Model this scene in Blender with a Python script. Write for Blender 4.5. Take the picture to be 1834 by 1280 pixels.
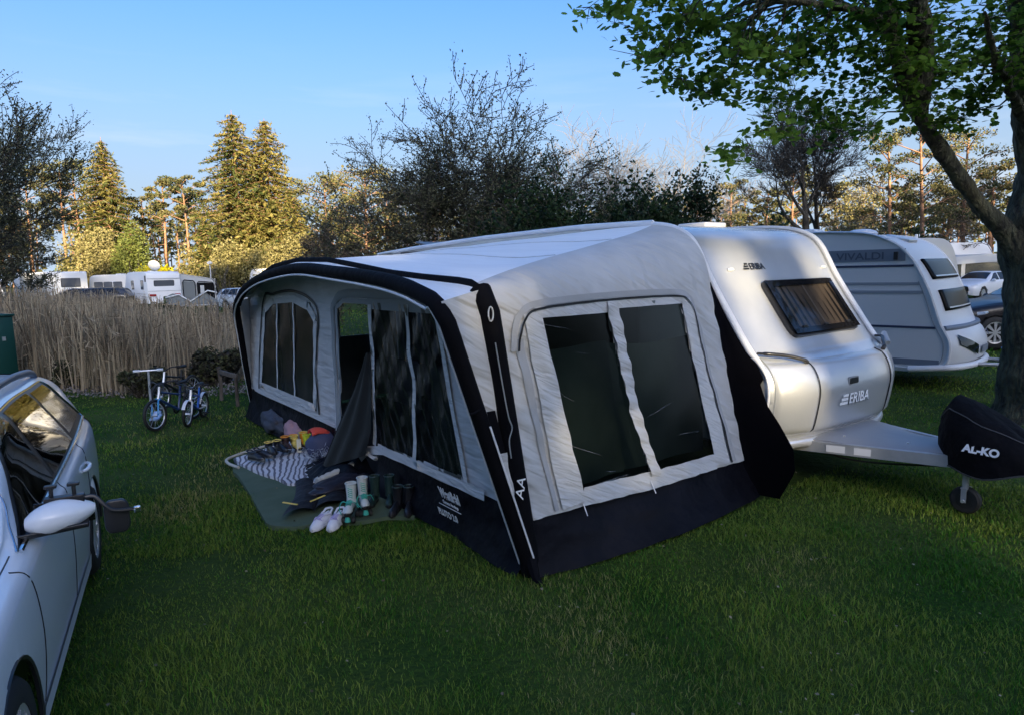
import bpy, bmesh, math, random
import numpy as np
from mathutils import Vector, Matrix, noise
for o in list(bpy.data.objects): bpy.data.objects.remove(o)
R = math.radians
SC = bpy.context.scene
COL = SC.collection
# ------------------------------------------------------------------ camera, sky, sun, exposure
CAMP = np.array([0.0, 0.0, 2.1]); FPX = 1200.0; CX, CY = 917.0, 640.0
_p, _r = R(7.3), R(1.4)
_F = np.array([0, math.cos(_p), -math.sin(_p)]); _R0 = np.array([1.0, 0, 0]); _U0 = np.cross(_R0, _F)
_R = _R0*math.cos(_r) - _U0*math.sin(_r); _U = _U0*math.cos(_r) + _R0*math.sin(_r)
cd = bpy.data.cameras.new('camera'); cam = bpy.data.objects.new('camera', cd); COL.objects.link(cam)
cd.sensor_width = 36; cd.lens = 36*FPX/1834; cd.clip_end = 2000; cd.clip_start = 0.05
m = Matrix.Identity(4)
for i in range(3):
    m[i][0] = _R[i]; m[i][1] = _U[i]; m[i][2] = -_F[i]; m[i][3] = CAMP[i]
cam.matrix_world = m
SC.camera = cam
SUN_EL, SUN_AZ = 12.5, math.degrees(math.atan2(0.30, -0.954))     # azimuth from +Y towards +X
W = bpy.data.worlds.new('World'); SC.world = W; W.use_nodes = True
nt = W.node_tree; nt.nodes.clear()
def N(t, **k):
    n = nt.nodes.new(t)
    for a, b in k.items(): setattr(n, a, b)
    return n
sky = N('ShaderNodeTexSky', sky_type='NISHITA'); sky.sun_disc = False
sky.sun_elevation = R(SUN_EL); sky.sun_rotation = R(SUN_AZ); sky.altitude = 50; sky.air_density = 1.0; sky.dust_density = 8.5; sky.ozone_density = 4.2
hs = N('ShaderNodeHueSaturation'); hs.inputs['Saturation'].default_value = 1.12; hs.inputs['Value'].default_value = 1.0
tc = N('ShaderNodeTexCoord'); mp = N('ShaderNodeMapping'); mp.inputs['Scale'].default_value = (1.3, 1.3, 11.0); mp.inputs['Rotation'].default_value = (R(4), R(-6), 0)
nz = N('ShaderNodeTexNoise'); nz.inputs['Scale'].default_value = 2.3; nz.inputs['Detail'].default_value = 6; nz.inputs['Roughness'].default_value = .55
cr = N('ShaderNodeValToRGB'); cr.color_ramp.elements[0].position = .52; cr.color_ramp.elements[1].position = .80
sep = N('ShaderNodeSeparateXYZ'); lo = N('ShaderNodeMapRange'); lo.inputs[1].default_value = .30; lo.inputs[2].default_value = .10
mu = N('ShaderNodeMath', operation='MULTIPLY'); mu2 = N('ShaderNodeMath', operation='MULTIPLY'); mu2.inputs[1].default_value = .55
mx = N('ShaderNodeMixRGB'); mx.inputs['Color2'].default_value = (2.1, 2.2, 2.4, 1)
bg = N('ShaderNodeBackground'); out = N('ShaderNodeOutputWorld'); bg.inputs['Strength'].default_value = 0.12
l = nt.links.new
tint = N('ShaderNodeMixRGB', blend_type='MULTIPLY'); tint.inputs['Fac'].default_value = 1; tint.inputs['Color2'].default_value = (.93, .93, 1.03, 1)
l(sky.outputs[0], hs.inputs['Color']); l(hs.outputs[0], tint.inputs['Color1']); l(tc.outputs['Generated'], mp.inputs[0]); l(mp.outputs[0], nz.inputs['Vector']); l(nz.outputs[0], cr.inputs[0])
l(tc.outputs['Generated'], sep.inputs[0]); l(sep.outputs[2], lo.inputs[0]); l(cr.outputs[0], mu.inputs[0]); l(lo.outputs[0], mu.inputs[1])
l(mu.outputs[0], mu2.inputs[0]); hz = N('ShaderNodeMapRange', interpolation_type='SMOOTHSTEP'); hz.inputs[1].default_value = .42; hz.inputs[2].default_value = -.06; hz.inputs[4].default_value = .92
hm = N('ShaderNodeMixRGB'); hm.inputs['Color2'].default_value = (1.45, 1.85, 2.35, 1); l(sep.outputs[2], hz.inputs[0]); l(hz.outputs[0], hm.inputs['Fac']); l(tint.outputs[0], hm.inputs['Color1'])
l(mu2.outputs[0], mx.inputs['Fac']); l(hm.outputs[0], mx.inputs['Color1']); l(mx.outputs[0], bg.inputs['Color']); l(bg.outputs[0], out.inputs[0])
sl = bpy.data.lights.new('sun', 'SUN'); sl.energy = 5.0; sl.angle = R(.5); sl.color = (1, .82, .54)
so = bpy.data.objects.new('sun', sl); COL.objects.link(so)
SDIR = Vector((math.sin(R(SUN_AZ))*math.cos(R(SUN_EL)), math.cos(R(SUN_AZ))*math.cos(R(SUN_EL)), math.sin(R(SUN_EL))))
so.rotation_euler = SDIR.to_track_quat('Z', 'Y').to_euler(); so.location = SDIR*60
vs = SC.view_settings; vs.view_transform = 'Standard'; vs.look = 'None'; vs.gamma = 1; vs.exposure = 1.98; vs.use_curve_mapping = False
SC.render.engine = 'CYCLES'; SC.cycles.max_bounces = 8; SC.cycles.transparent_max_bounces = 16

# ------------------------------------------------------------------ helpers
def ray(x, y):
    d = _F + _R*(x-CX)/FPX + _U*(CY-y)/FPX
    return d/np.linalg.norm(d)
def G(x, y, z=0.0):
    d = ray(x, y); p = CAMP + d*((z-CAMP[2])/d[2]); return Vector(p)
def D(x, y, dist):                      # the point seen at a pixel, dist metres ahead
    d = ray(x, y); return Vector(CAMP + d*(dist/d[1]))
def HZ(x): return 509 - 45*x/1834
def lerp(a, b, t): return a+(b-a)*t
def clamp(x, a=0., b=1.): return max(a, min(b, x))
def interp(x, xs, ys): return float(np.interp(x, xs, ys))

MATS = {}
def mat(name, col, rough=.6, metal=0., col2=None, nscale=8., bump=0., bscale=40., coat=0., spec=.5, detail=4., ramp=(.35, .65), alpha=1., sheen=0., aniso=None, trans=0., coord='Object', bdist=.02, fold=None):
    if name in MATS: return MATS[name]
    M = bpy.data.materials.new(name); M.use_nodes = True; t = M.node_tree; b = t.nodes['Principled BSDF']; L = t.links.new
    b.inputs['Base Color'].default_value = (*col, 1); b.inputs['Roughness'].default_value = rough; b.inputs['Metallic'].default_value = metal
    b.inputs['Coat Weight'].default_value = coat; b.inputs['Specular IOR Level'].default_value = spec; b.inputs['Alpha'].default_value = alpha
    if coat: b.inputs['Coat Roughness'].default_value = .06
    b.inputs['Sheen Weight'].default_value = sheen
    c = t.nodes.new('ShaderNodeTexCoord'); mp = t.nodes.new('ShaderNodeMapping'); L(c.outputs[coord], mp.inputs[0])
    if aniso: mp.inputs['Scale'].default_value = aniso
    if fold:
        m2_ = t.nodes.new('ShaderNodeMapping'); m2_.vector_type = 'TEXTURE'; m2_.inputs['Rotation'].default_value = (0, R(fold), 0); m2_.inputs['Scale'].default_value = (1, 1, .17); L(c.outputs[coord], m2_.inputs[0])
    if col2:
        n = t.nodes.new('ShaderNodeTexNoise'); n.inputs['Scale'].default_value = nscale; n.inputs['Detail'].default_value = detail; L(mp.outputs[0], n.inputs['Vector'])
        r = t.nodes.new('ShaderNodeValToRGB'); r.color_ramp.elements[0].position, r.color_ramp.elements[1].position = ramp
        r.color_ramp.elements[0].color = (*col, 1); r.color_ramp.elements[1].color = (*col2, 1)
        L(n.outputs[0], r.inputs[0]); L(r.outputs[0], b.inputs['Base Color'])
    if bump:
        n2 = t.nodes.new('ShaderNodeTexNoise'); n2.inputs['Scale'].default_value = bscale; n2.inputs['Detail'].default_value = 3 if not fold else 1.5; n2.inputs['Distortion'].default_value = .0 if not fold else .4; L((m2_ if fold else mp).outputs[0], n2.inputs['Vector'])
        bp = t.nodes.new('ShaderNodeBump'); bp.inputs['Strength'].default_value = bump; bp.inputs['Distance'].default_value = bdist; L(n2.outputs[0], bp.inputs['Height']); L(bp.outputs[0], b.inputs['Normal'])
    if trans:
        tr = t.nodes.new('ShaderNodeBsdfTranslucent'); ms = t.nodes.new('ShaderNodeMixShader'); ms.inputs[0].default_value = trans
        tr.inputs[0].default_value = (*[min(1, x*1.3) for x in col], 1)
        if col2: L(r.outputs[0], tr.inputs[0])
        o = t.nodes['Material Output']; L(b.outputs[0], ms.inputs[1]); L(tr.outputs[0], ms.inputs[2]); L(ms.outputs[0], o.inputs[0])
    MATS[name] = M; return M
def foliage(name, a, b_, c=None, trans=.3, rough=.55, scale=.35, amp=1.6):
    """leaf material: per-leaf random mix of two colours, a larger clump variation, some translucency"""
    if name in MATS: return MATS[name]
    M = bpy.data.materials.new(name); M.use_nodes = True; t = M.node_tree; b = t.nodes['Principled BSDF']; L = t.links.new
    g = t.nodes.new('ShaderNodeNewGeometry'); r = t.nodes.new('ShaderNodeValToRGB')
    r.color_ramp.elements[0].color = (*a, 1); r.color_ramp.elements[1].color = (*b_, 1)
    if c: e = r.color_ramp.elements.new(.9); e.color = (*c, 1); r.color_ramp.elements[2].position = .97 if False else 1
    n = t.nodes.new('ShaderNodeTexNoise'); n.inputs['Scale'].default_value = scale; L(g.outputs['Position'], n.inputs['Vector'])
    mm = t.nodes.new('ShaderNodeMath'); mm.operation = 'ADD'; m2 = t.nodes.new('ShaderNodeMath'); m2.operation = 'MULTIPLY_ADD'; m2.inputs[1].default_value = amp; m2.inputs[2].default_value = -amp/2
    m3 = t.nodes.new('ShaderNodeMath'); m3.operation = 'MULTIPLY'; m3.inputs[1].default_value = .8
    L(n.outputs[0], m2.inputs[0]); L(g.outputs['Random Per Island'], m3.inputs[0]); L(m2.outputs[0], mm.inputs[0]); L(m3.outputs[0], mm.inputs[1]); L(mm.outputs[0], r.inputs[0])
    L(r.outputs[0], b.inputs['Base Color']); b.inputs['Roughness'].default_value = rough; b.inputs['Specular IOR Level'].default_value = .18
    tr = t.nodes.new('ShaderNodeBsdfTranslucent'); ms = t.nodes.new('ShaderNodeMixShader'); ms.inputs[0].default_value = trans; L(r.outputs[0], tr.inputs[0])
    L(b.outputs[0], ms.inputs[1]); L(tr.outputs[0], ms.inputs[2]); L(ms.outputs[0], t.nodes['Material Output'].inputs[0])
    MATS[name] = M; return M
def clear_film(name, tintc=(.5, .52, .52), gloss=.10, rough=.08, bump=.35, scale=(3, 3, 3), nz=4):
    """see-through plastic film: transparent with a fresnel gloss and creases"""
    if name in MATS: return MATS[name]
    M = bpy.data.materials.new(name); M.use_nodes = True; t = M.node_tree; L = t.links.new; t.nodes.clear()
    o = t.nodes.new('ShaderNodeOutputMaterial'); tr = t.nodes.new('ShaderNodeBsdfTransparent'); tr.inputs[0].default_value = (*tintc, 1)
    gl = t.nodes.new('ShaderNodeBsdfGlossy'); gl.inputs['Roughness'].default_value = rough
    fr = t.nodes.new('ShaderNodeLayerWeight'); pw = t.nodes.new('ShaderNodeMath'); pw.operation = 'POWER'; pw.inputs[1].default_value = 4.0; L(fr.outputs['Facing'], pw.inputs[0])
    ad = t.nodes.new('ShaderNodeMath'); ad.operation = 'MULTIPLY_ADD'; ad.inputs[1].default_value = .8; ad.inputs[2].default_value = .012+gloss*.4
    c = t.nodes.new('ShaderNodeTexCoord'); mp = t.nodes.new('ShaderNodeMapping'); mp.inputs['Scale'].default_value = scale; mp.inputs['Rotation'].default_value = (0, R(35), R(20))
    n = t.nodes.new('ShaderNodeTexNoise'); n.inputs['Scale'].default_value = nz; n.inputs['Detail'].default_value = 4; n.inputs['Distortion'].default_value = .6
    bp = t.nodes.new('ShaderNodeBump'); bp.inputs['Strength'].default_value = bump; bp.inputs['Distance'].default_value = .05
    L(c.outputs['Object'], mp.inputs[0]); L(mp.outputs[0], n.inputs['Vector']); L(n.outputs[0], bp.inputs['Height']); L(bp.outputs[0], gl.inputs['Normal']); L(bp.outputs[0], fr.inputs['Normal'])
    ms = t.nodes.new('ShaderNodeMixShader'); L(pw.outputs[0], ad.inputs[0]); L(ad.outputs[0], ms.inputs[0]); L(tr.outputs[0], ms.inputs[1]); L(gl.outputs[0], ms.inputs[2]); L(ms.outputs[0], o.inputs[0])
    MATS[name] = M; return M

class MB:
    def __init__(s): s.v = []; s.f = []
    def add(s, vs, fs):
        k = len(s.v); s.v += [tuple(p) for p in vs]; s.f += [tuple(i+k for i in f) for f in fs]; return s
    def box(s, c, d, rz=0, M=None):
        x, y, z = [q/2 for q in d]; vs = [(a, b, e) for e in (-z, z) for a, b in ((-x, -y), (x, -y), (x, y), (-x, y))]
        Mt = Matrix.Translation(c) @ (M if M else Matrix.Rotation(rz, 4, 'Z'))
        return s.add([Mt @ Vector(p) for p in vs], [(3, 2, 1, 0), (4, 5, 6, 7), (0, 1, 5, 4), (1, 2, 6, 5), (2, 3, 7, 6), (3, 0, 4, 7)])
    def tube(s, pts, r, n=8, closed=False, cap=True, flat=1.0):
        P = [Vector(p) for p in pts]; m = len(P)
        rs = r if hasattr(r, '__len__') else [r]*m
        vs = []; up = None
        for i, p in enumerate(P):
            a = P[i-1] if (i > 0 or closed) else p; b = P[(i+1) % m] if (i < m-1 or closed) else p
            t = (b-a); t = t.normalized() if t.length > 1e-9 else Vector((0, 0, 1))
            if up is None: up = Vector((0, 0, 1)) if abs(t.z) < .9 else Vector((1, 0, 0))
            x = t.cross(up)
            if x.length < 1e-5: x = t.orthogonal()
            x.normalize(); y = x.cross(t).normalized(); up = y
            for k in range(n):
                an = 2*math.pi*k/n; vs.append(p + x*(math.cos(an)*rs[i]) + y*(math.sin(an)*rs[i]*flat))
        fs = []
        for i in range(m if closed else m-1):
            j = (i+1) % m
            for k in range(n): fs.append((i*n+k, i*n+(k+1) % n, j*n+(k+1) % n, j*n+k))
        if cap and not closed: fs += [tuple(range(n))[::-1], tuple((m-1)*n+k for k in range(n))]
        return s.add(vs, fs)
    def grid(s, fn, nu, nv, skip=None):
        vs = [fn(i/nu, j/nv) for j in range(nv+1) for i in range(nu+1)]; fs = []
        for j in range(nv):
            for i in range(nu):
                if skip and skip((i+.5)/nu, (j+.5)/nv): continue
                a = j*(nu+1)+i; fs.append((a, a+1, a+nu+2, a+nu+1))
        return s.add(vs, fs)
    def poly(s, pts): return s.add(pts, [tuple(range(len(pts)))])
    def prism(s, pts, d):             # polygon pts extruded by vector d
        n = len(pts); d = Vector(d); P = [Vector(p) for p in pts]
        return s.add(P+[p+d for p in P], [tuple(range(n))[::-1], tuple(range(n, 2*n))]+[(i, (i+1) % n, n+(i+1) % n, n+i) for i in range(n)])
    def lathe(s, prof, c=(0, 0, 0), n=16, axis='Z', M=None):
        vs = []; fs = []
        Mt = M if M else {'Z': Matrix.Identity(4), 'X': Matrix.Rotation(R(90), 4, 'Y'), 'Y': Matrix.Rotation(R(-90), 4, 'X')}[axis]
        Mt = Matrix.Translation(c) @ Mt
        for r, z in prof:
            for k in range(n): a = 2*math.pi*k/n; vs.append(Mt @ Vector((r*math.cos(a), r*math.sin(a), z)))
        for i in range(len(prof)-1):
            for k in range(n): fs.append((i*n+k, i*n+(k+1) % n, (i+1)*n+(k+1) % n, (i+1)*n+k))
        return s.add(vs, fs)
    def ball(s, c, r, n=10, m=6):
        r = r if hasattr(r, '__len__') else (r, r, r)
        return s.grid(lambda a, b: (c[0]+r[0]*math.cos(2*math.pi*a)*math.sin(math.pi*b), c[1]+r[1]*math.sin(2*math.pi*a)*math.sin(math.pi*b), c[2]+r[2]*math.cos(math.pi*b)), n, m)

def link(name, me, m, parent=None, shift=(0, 0, 0)):
    o = bpy.data.objects.new(name, me); COL.objects.link(o)
    if m: me.materials.append(m)
    if parent: o.parent = parent
    return o
def np_mesh(name, V, Fc, k):           # V (n,3), Fc (m,k)
    me = bpy.data.meshes.new(name); V = np.asarray(V, np.float32); Fc = np.asarray(Fc, np.int32)
    me.vertices.add(len(V)); me.vertices.foreach_set('co', V.ravel())
    me.loops.add(Fc.size); me.loops.foreach_set('vertex_index', Fc.ravel())
    me.polygons.add(len(Fc)); me.polygons.foreach_set('loop_start', np.arange(0, Fc.size, k, dtype=np.int32))
    me.update(calc_edges=True); return me
def tag(o, label=None, cat=None, group=None, kind=None):
    if label: o['label'] = label
    if cat: o['category'] = cat
    if group: o['group'] = group
    if kind: o['kind'] = kind
    return o
class Thing:
    def __init__(s, name, label, cat, loc=(0, 0, 0), rz=0., group=None, shift=(0, 0, 0)):
        s.e = bpy.data.objects.new(name, None); COL.objects.link(s.e); s.e.empty_display_size = .2
        s.shift = Vector(shift); M = Matrix.Translation(loc) @ Matrix.Rotation(rz, 4, 'Z')
        s.e.location = M @ s.shift; s.e.rotation_euler = (0, 0, rz); tag(s.e, label, cat, group)
    def part(s, name, mb, m, parent=None, smooth=35, label=None, kind=None, bevel=0., solid=0.):
        o = mesh_obj(name, mb, m, parent or s.e, smooth, s.shift, bevel, solid)
        if label: o['label'] = label
        if kind: o['kind'] = kind
        return o
    def text(s, name, body, size, org, xd, yd, m, parent=None, bold=.0, ext=.001, sx=1., shear=0.):
        cu = bpy.data.curves.new(name, 'FONT'); cu.body = body; cu.size = size; cu.extrude = ext; cu.offset = bold; cu.align_x = 'LEFT'; cu.shear = shear
        tmp = bpy.data.objects.new(name+'_curve', cu); me = bpy.data.meshes.new_from_object(tmp); bpy.data.objects.remove(tmp); me.materials.clear(); me.materials.append(m)
        o = bpy.data.objects.new(name, me); COL.objects.link(o); o.parent = parent or s.e
        x = Vector(xd).normalized(); y = Vector(yd).normalized(); z = x.cross(y); M = Matrix.Identity(4)
        p = Vector(org)-s.shift
        for i in range(3): M[i][0] = x[i]*sx; M[i][1] = y[i]; M[i][2] = z[i]; M[i][3] = p[i]
        o.matrix_local = M; return o
def mesh_obj(name, mb, m, parent=None, smooth=35, shift=Vector((0, 0, 0)), bevel=0., solid=0.):
    me = bpy.data.meshes.new(name); me.from_pydata([(p[0]-shift[0], p[1]-shift[1], p[2]-shift[2]) for p in mb.v], [], mb.f); me.update()
    if len(mb.f) < 60000:
        b = bmesh.new(); b.from_mesh(me); bmesh.ops.remove_doubles(b, verts=b.verts, dist=1e-5); bmesh.ops.recalc_face_normals(b, faces=b.faces)
        if bevel:
            ed = [e for e in b.edges if len(e.link_faces) == 2 and e.calc_face_angle(0) > R(30)]
            bmesh.ops.bevel(b, geom=ed, offset=bevel, segments=2, profile=.5, affect='EDGES', clamp_overlap=True)
        if solid: bmesh.ops.solidify(b, geom=b.faces, thickness=solid)
        b.to_mesh(me); b.free()
    if smooth:
        me.polygons.foreach_set('use_smooth', [True]*len(me.polygons)); me.set_sharp_from_angle(angle=R(smooth))
    return link(name, me, m, parent)
def single(name, mb, m, label, cat, loc=(0, 0, 0), rz=0, group=None, kind=None, **k):
    o = mesh_obj(name, mb, m, None, **k); o.location = loc; o.rotation_euler = (0, 0, rz); return tag(o, label, cat, group, kind)
def dup(root, loc, rz, label=None, scale=1.):
    r = root.copy(); COL.objects.link(r); r.location = loc; r.rotation_euler = (0, 0, rz); r.scale = (scale,)*3 if not hasattr(scale, '__len__') else scale
    if label: r['label'] = label
    for ch in list(root.children):
        c = ch.copy(); COL.objects.link(c); c.parent = r
        for g in ch.children: d = g.copy(); COL.objects.link(d); d.parent = c
    return r
def catmull(P, n):
    P = [Vector(p) for p in P]; out = []
    for i in range(len(P)-1):
        a = P[i-1] if i else P[0]*2-P[1]; b = P[i]; c = P[i+1]; d = P[i+2] if i+2 < len(P) else P[-1]*2-P[-2]
        for k in range(n):
            t = k/n; out.append(.5*((2*b)+(-a+c)*t+(2*a-5*b+4*c-d)*t*t+(-a+3*b-3*c+d)*t**3))
    return out+[P[-1]]
def inpoly(x, y, P):
    r = False; j = len(P)-1
    for i in range(len(P)):
        xi, yi = P[i]; xj, yj = P[j]
        if (yi > y) != (yj > y) and x < (xj-xi)*(y-yi)/(yj-yi)+xi: r = not r
        j = i
    return r
def in_np(X, Y, P):
    r = np.zeros(len(X), bool); j = len(P)-1
    for i in range(len(P)):
        xi, yi = P[i]; xj, yj = P[j]
        with np.errstate(divide='ignore', invalid='ignore'):
            c = ((yi > Y) != (yj > Y)) & (X < (xj-xi)*(Y-yi)/((yj-yi) if yj != yi else 1e-9)+xi)
        r ^= c; j = i
    return r
def rrect(w, h, r, n=4):                # rounded rectangle outline, centred
    P = []
    for cx_, cy_, a0 in ((w/2-r, h/2-r, 0), (-w/2+r, h/2-r, 90), (-w/2+r, -h/2+r, 180), (w/2-r, -h/2+r, 270)):
        for k in range(n+1): a = R(a0+90*k/n); P.append((cx_+r*math.cos(a), cy_+r*math.sin(a)))
    return P
# awning / caravan frame: local x = v (towards the caravan), local y = u (away from the camera), origin = near awning corner
OA = Vector((0.11, 4.43, 0.0)); RA = R(36)
MA = Matrix.Translation(OA) @ Matrix.Rotation(RA, 4, 'Z')
def UV(u, v, z=0.): return MA @ Vector((v, u, z))
# ---- vegetation helpers
def rand_rot(n, rng, tilt=None):
    if tilt is None:
        q = rng.normal(size=(n, 4)); q /= np.linalg.norm(q, axis=1)[:, None]
    else:
        az = rng.uniform(0, 2*np.pi, n); tt = np.abs(rng.normal(0, tilt, n)); ax = rng.uniform(0, 2*np.pi, n)
        q1 = np.stack([np.cos(az/2), 0*az, 0*az, np.sin(az/2)], 1); q2 = np.stack([np.cos(tt/2), np.sin(tt/2)*np.cos(ax), np.sin(tt/2)*np.sin(ax), 0*az], 1)
        w1, x1, y1, z1 = q2.T; w2, x2, y2, z2 = q1.T
        q = np.stack([w1*w2-x1*x2-y1*y2-z1*z2, w1*x2+x1*w2+y1*z2-z1*y2, w1*y2-x1*z2+y1*w2+z1*x2, w1*z2+x1*y2-y1*x2+z1*w2], 1)
    w, x, y, z = q.T
    return np.stack([1-2*(y*y+z*z), 2*(x*y-z*w), 2*(x*z+y*w), 2*(x*y+z*w), 1-2*(x*x+z*z), 2*(y*z-x*w), 2*(x*z-y*w), 2*(y*z+x*w), 1-2*(x*x+y*y)], 1).reshape(n, 3, 3)
TRI = (np.array([(-.5, -.4, 0), (.5, -.4, 0), (0, .6, 0)]), [(0, 1, 2)])
LEAF = (np.array([(0, -.5, 0), (.28, -.05, .06), (0, .5, 0), (-.28, -.05, .06)]), [(0, 1, 2, 3)])
_mp = [(0, -.42), (.16, -.36), (.38, -.34), (.40, -.14), (.52, .06), (.36, .14), (.32, .32), (.16, .34), (0, .54), (-.16, .34), (-.32, .32), (-.36, .14), (-.52, .06), (-.40, -.14), (-.38, -.34), (-.16, -.36)]
MAPLE = (np.array([(0, 0, .03)]+[(x, y, -.10*abs(x)) for x, y in _mp]), [(0, 1+i, 1+(i+1) % 16) for i in range(16)])
def cloud(C, size, rng, shape=LEAF, tilt=None):
    C = np.asarray(C, float); n = len(C); Rm = rand_rot(n, rng, tilt); T, F = shape
    S = np.broadcast_to(np.asarray(size, float), (n,))
    V = np.einsum('nij,kj->nki', Rm, T)*S[:, None, None] + C[:, None, :]
    Fi = (np.asarray(F)[None]+(np.arange(n)*len(T))[:, None, None]).reshape(-1, len(F[0]))
    return V.reshape(-1, 3), Fi
def seg_mesh(name, S, n=4):
    S = np.asarray(S, float); p0 = S[:, 0:3]; p1 = S[:, 3:6]; r0 = S[:, 6]; r1 = S[:, 7]; d = p1-p0; d /= np.maximum(np.linalg.norm(d, axis=1), 1e-6)[:, None]
    up = np.where(np.abs(d[:, 2:3]) < .95, np.array([[0, 0, 1.]]), np.array([[1., 0, 0]])); x = np.cross(d, up); x /= np.linalg.norm(x, axis=1)[:, None]; y = np.cross(x, d)
    V = []
    for P, r in ((p0, r0), (p1, r1)):
        for k in range(n):
            a = 2*np.pi*k/n; V.append(P + (x*np.cos(a)+y*np.sin(a))*r[:, None])
    V = np.stack(V, 1).reshape(-1, 3); b = (np.arange(len(S))*2*n)[:, None, None]
    F = np.array([[k, (k+1) % n, n+(k+1) % n, n+k] for k in range(n)])[None]+b
    me = np_mesh(name, V, F.reshape(-1, 4), 4); me.polygons.foreach_set('use_smooth', np.ones(len(me.polygons), bool)); return me
def branch(p, d, ln, r, depth, rng, S, T, nch=4, wob=.25, up=.15, shr=.62, ang=.75, steps=4, tip=.35):
    p = np.array(p, float); d = np.array(d, float); d /= np.linalg.norm(d); st = ln/steps
    for i in range(steps):
        nd = d + rng.normal(0, wob, 3)*.5 + np.array([0, 0, up*.25]); nd /= np.linalg.norm(nd)
        q = p+nd*st; ra = r*(1-(1-tip)*i/steps); rb = r*(1-(1-tip)*(i+1)/steps)
        S.append((*p, *q, ra, rb)); p = q; d = nd
        if depth == 0: T.append((*p, *d))
        elif i >= 1 or depth < 3:
            for _ in range(max(1, round(nch/steps+rng.uniform(-.4, .4)))):
                a = rng.normal(0, 1, 3); a -= d*np.dot(a, d); a /= np.linalg.norm(a)
                cd_ = d*math.cos(ang)+a*math.sin(ang); cd_[2] += up*.3
                branch(p, cd_, ln*shr*rng.uniform(.7, 1.1), rb*.62, depth-1, rng, S, T, nch, wob, up, shr, ang, steps, tip)
    if depth > 0: branch(p, d, ln*shr, r*tip, depth-1, rng, S, T, nch, wob, up, shr, ang, steps, tip)
# ================================================================== GROUND
gm = mat('ground_grass', (.016, .046, .006), .95, col2=(.060, .085, .020), nscale=.9, bump=.8, bscale=22, bdist=.05, coord='Object', detail=8, ramp=(.3, .75), spec=.1)
mb = MB()
def ground_z(x, y):
    return .035*noise.noise(Vector((x*.35, y*.35, 0)))+.012*noise.noise(Vector((x*1.7, y*1.7, 3)))-.03
def gfn(a, b):
    s = lambda t: math.copysign(abs(t*2-1)**2.6, t*2-1)
    x, y = s(a)*420, 20+s(b)*420; return (x, y, ground_z(x, y) if abs(x) < 45 and abs(y) < 60 else -.03)
mb.grid(gfn, 150, 150)
g = mesh_obj('ground', mb, gm, smooth=180); g['kind'] = 'structure'
# ---- mown grass blades, thick near the camera and thinner with distance
rng = np.random.default_rng(5)
mat_poly = [(UV(u, v).x, UV(u, v).y) for u, v in ((4.45, -.95), (3.4, -1.0), (2.15, -1.13), (1.9, -.85), (1.7, -.55), (1.55, .1), (5.0, .3), (4.95, -.25))]
awn_poly = [(UV(u, v).x, UV(u, v).y) for u, v in ((.02, .05), (-.1, 2.3), (.1, 4.9), (7.6, 4.9), (7.6, .05))]
def blade_set(n, y0, y1, hh, wd, power, name):
    y = y0+(y1-y0)*rng.random(n)**power; x = rng.uniform(-1, 1, n)*(y*.86+.6); x += .0
    keep = ~in_np(x, y, mat_poly) & ~in_np(x, y, awn_poly); x, y = x[keep], y[keep]
    n = len(x); d = np.hypot(x, y)
    nv = np.sin(x*1.9+1.3*np.sin(y*1.3))*np.sin(y*2.3+np.sin(x*2.1)) + .6*np.sin(x*5.1+y*3.3)*np.sin(y*6.1-x*2.7)
    bare = np.sin(x*1.1+2.1*np.sin(y*.9+.5))*np.sin(y*1.7+1.4*np.sin(x*1.3)); kp = rng.random(n) > np.clip((bare-.62)*2.2, 0, .72); x, y, d, nv = x[kp], y[kp], d[kp], nv[kp]; n = len(x)
    h = hh*(.70+.5*rng.random(n))*(1+.36*nv); w = wd*(d/3.5)**.75*(.7+.6*rng.random(n)); a = rng.uniform(0, 2*np.pi, n); la = a+np.pi/2+rng.normal(0, .9, n); lean = h*rng.uniform(.15, 1.15, n)
    z = np.array([ground_z(p, q) for p, q in zip(x[::1], y[::1])]) - .004
    bx, by = np.cos(a)*w/2, np.sin(a)*w/2; lx, ly = np.cos(la)*lean, np.sin(la)*lean
    V = np.stack([np.stack([x-bx, y-by, z], 1), np.stack([x+bx, y+by, z], 1), np.stack([x+lx*.35+bx*.8, y+ly*.35+by*.8, z+h*.6], 1), np.stack([x+lx*.35-bx*.8, y+ly*.35-by*.8, z+h*.6], 1), np.stack([x+lx, y+ly, z+h*.93], 1)], 1).reshape(-1, 3)
    b = np.arange(n)*5
    F = np.concatenate([np.stack([b, b+1, b+2], 1), np.stack([b, b+2, b+3], 1), np.stack([b+3, b+2, b+4], 1)])
    return V, F
sets = [blade_set(126000, 2.2, 6.5, .040, .0036, 1.25, 'a'), blade_set(84000, 5.0, 15, .040, .0046, 1.3, 'b'), blade_set(30000, 13, 42, .07, .0095, 1.2, 'c')]
Vs, Fs, k = [], [], 0
Vd, Fd, kd = [], [], 0
def dry_or_lit(x, y):                        # dry yellowed patches: left of the ground sheet and round the bikes; the strip out from the awning corner is light painted as yellow blades
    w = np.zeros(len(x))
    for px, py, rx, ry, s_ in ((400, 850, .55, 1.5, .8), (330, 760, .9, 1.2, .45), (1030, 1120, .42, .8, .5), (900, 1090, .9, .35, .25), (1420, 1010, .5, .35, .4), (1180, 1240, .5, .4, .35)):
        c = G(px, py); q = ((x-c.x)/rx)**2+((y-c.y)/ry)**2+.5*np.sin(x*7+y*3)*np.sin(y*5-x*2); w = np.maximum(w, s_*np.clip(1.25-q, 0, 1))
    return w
rw = np.random.default_rng(6)
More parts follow.
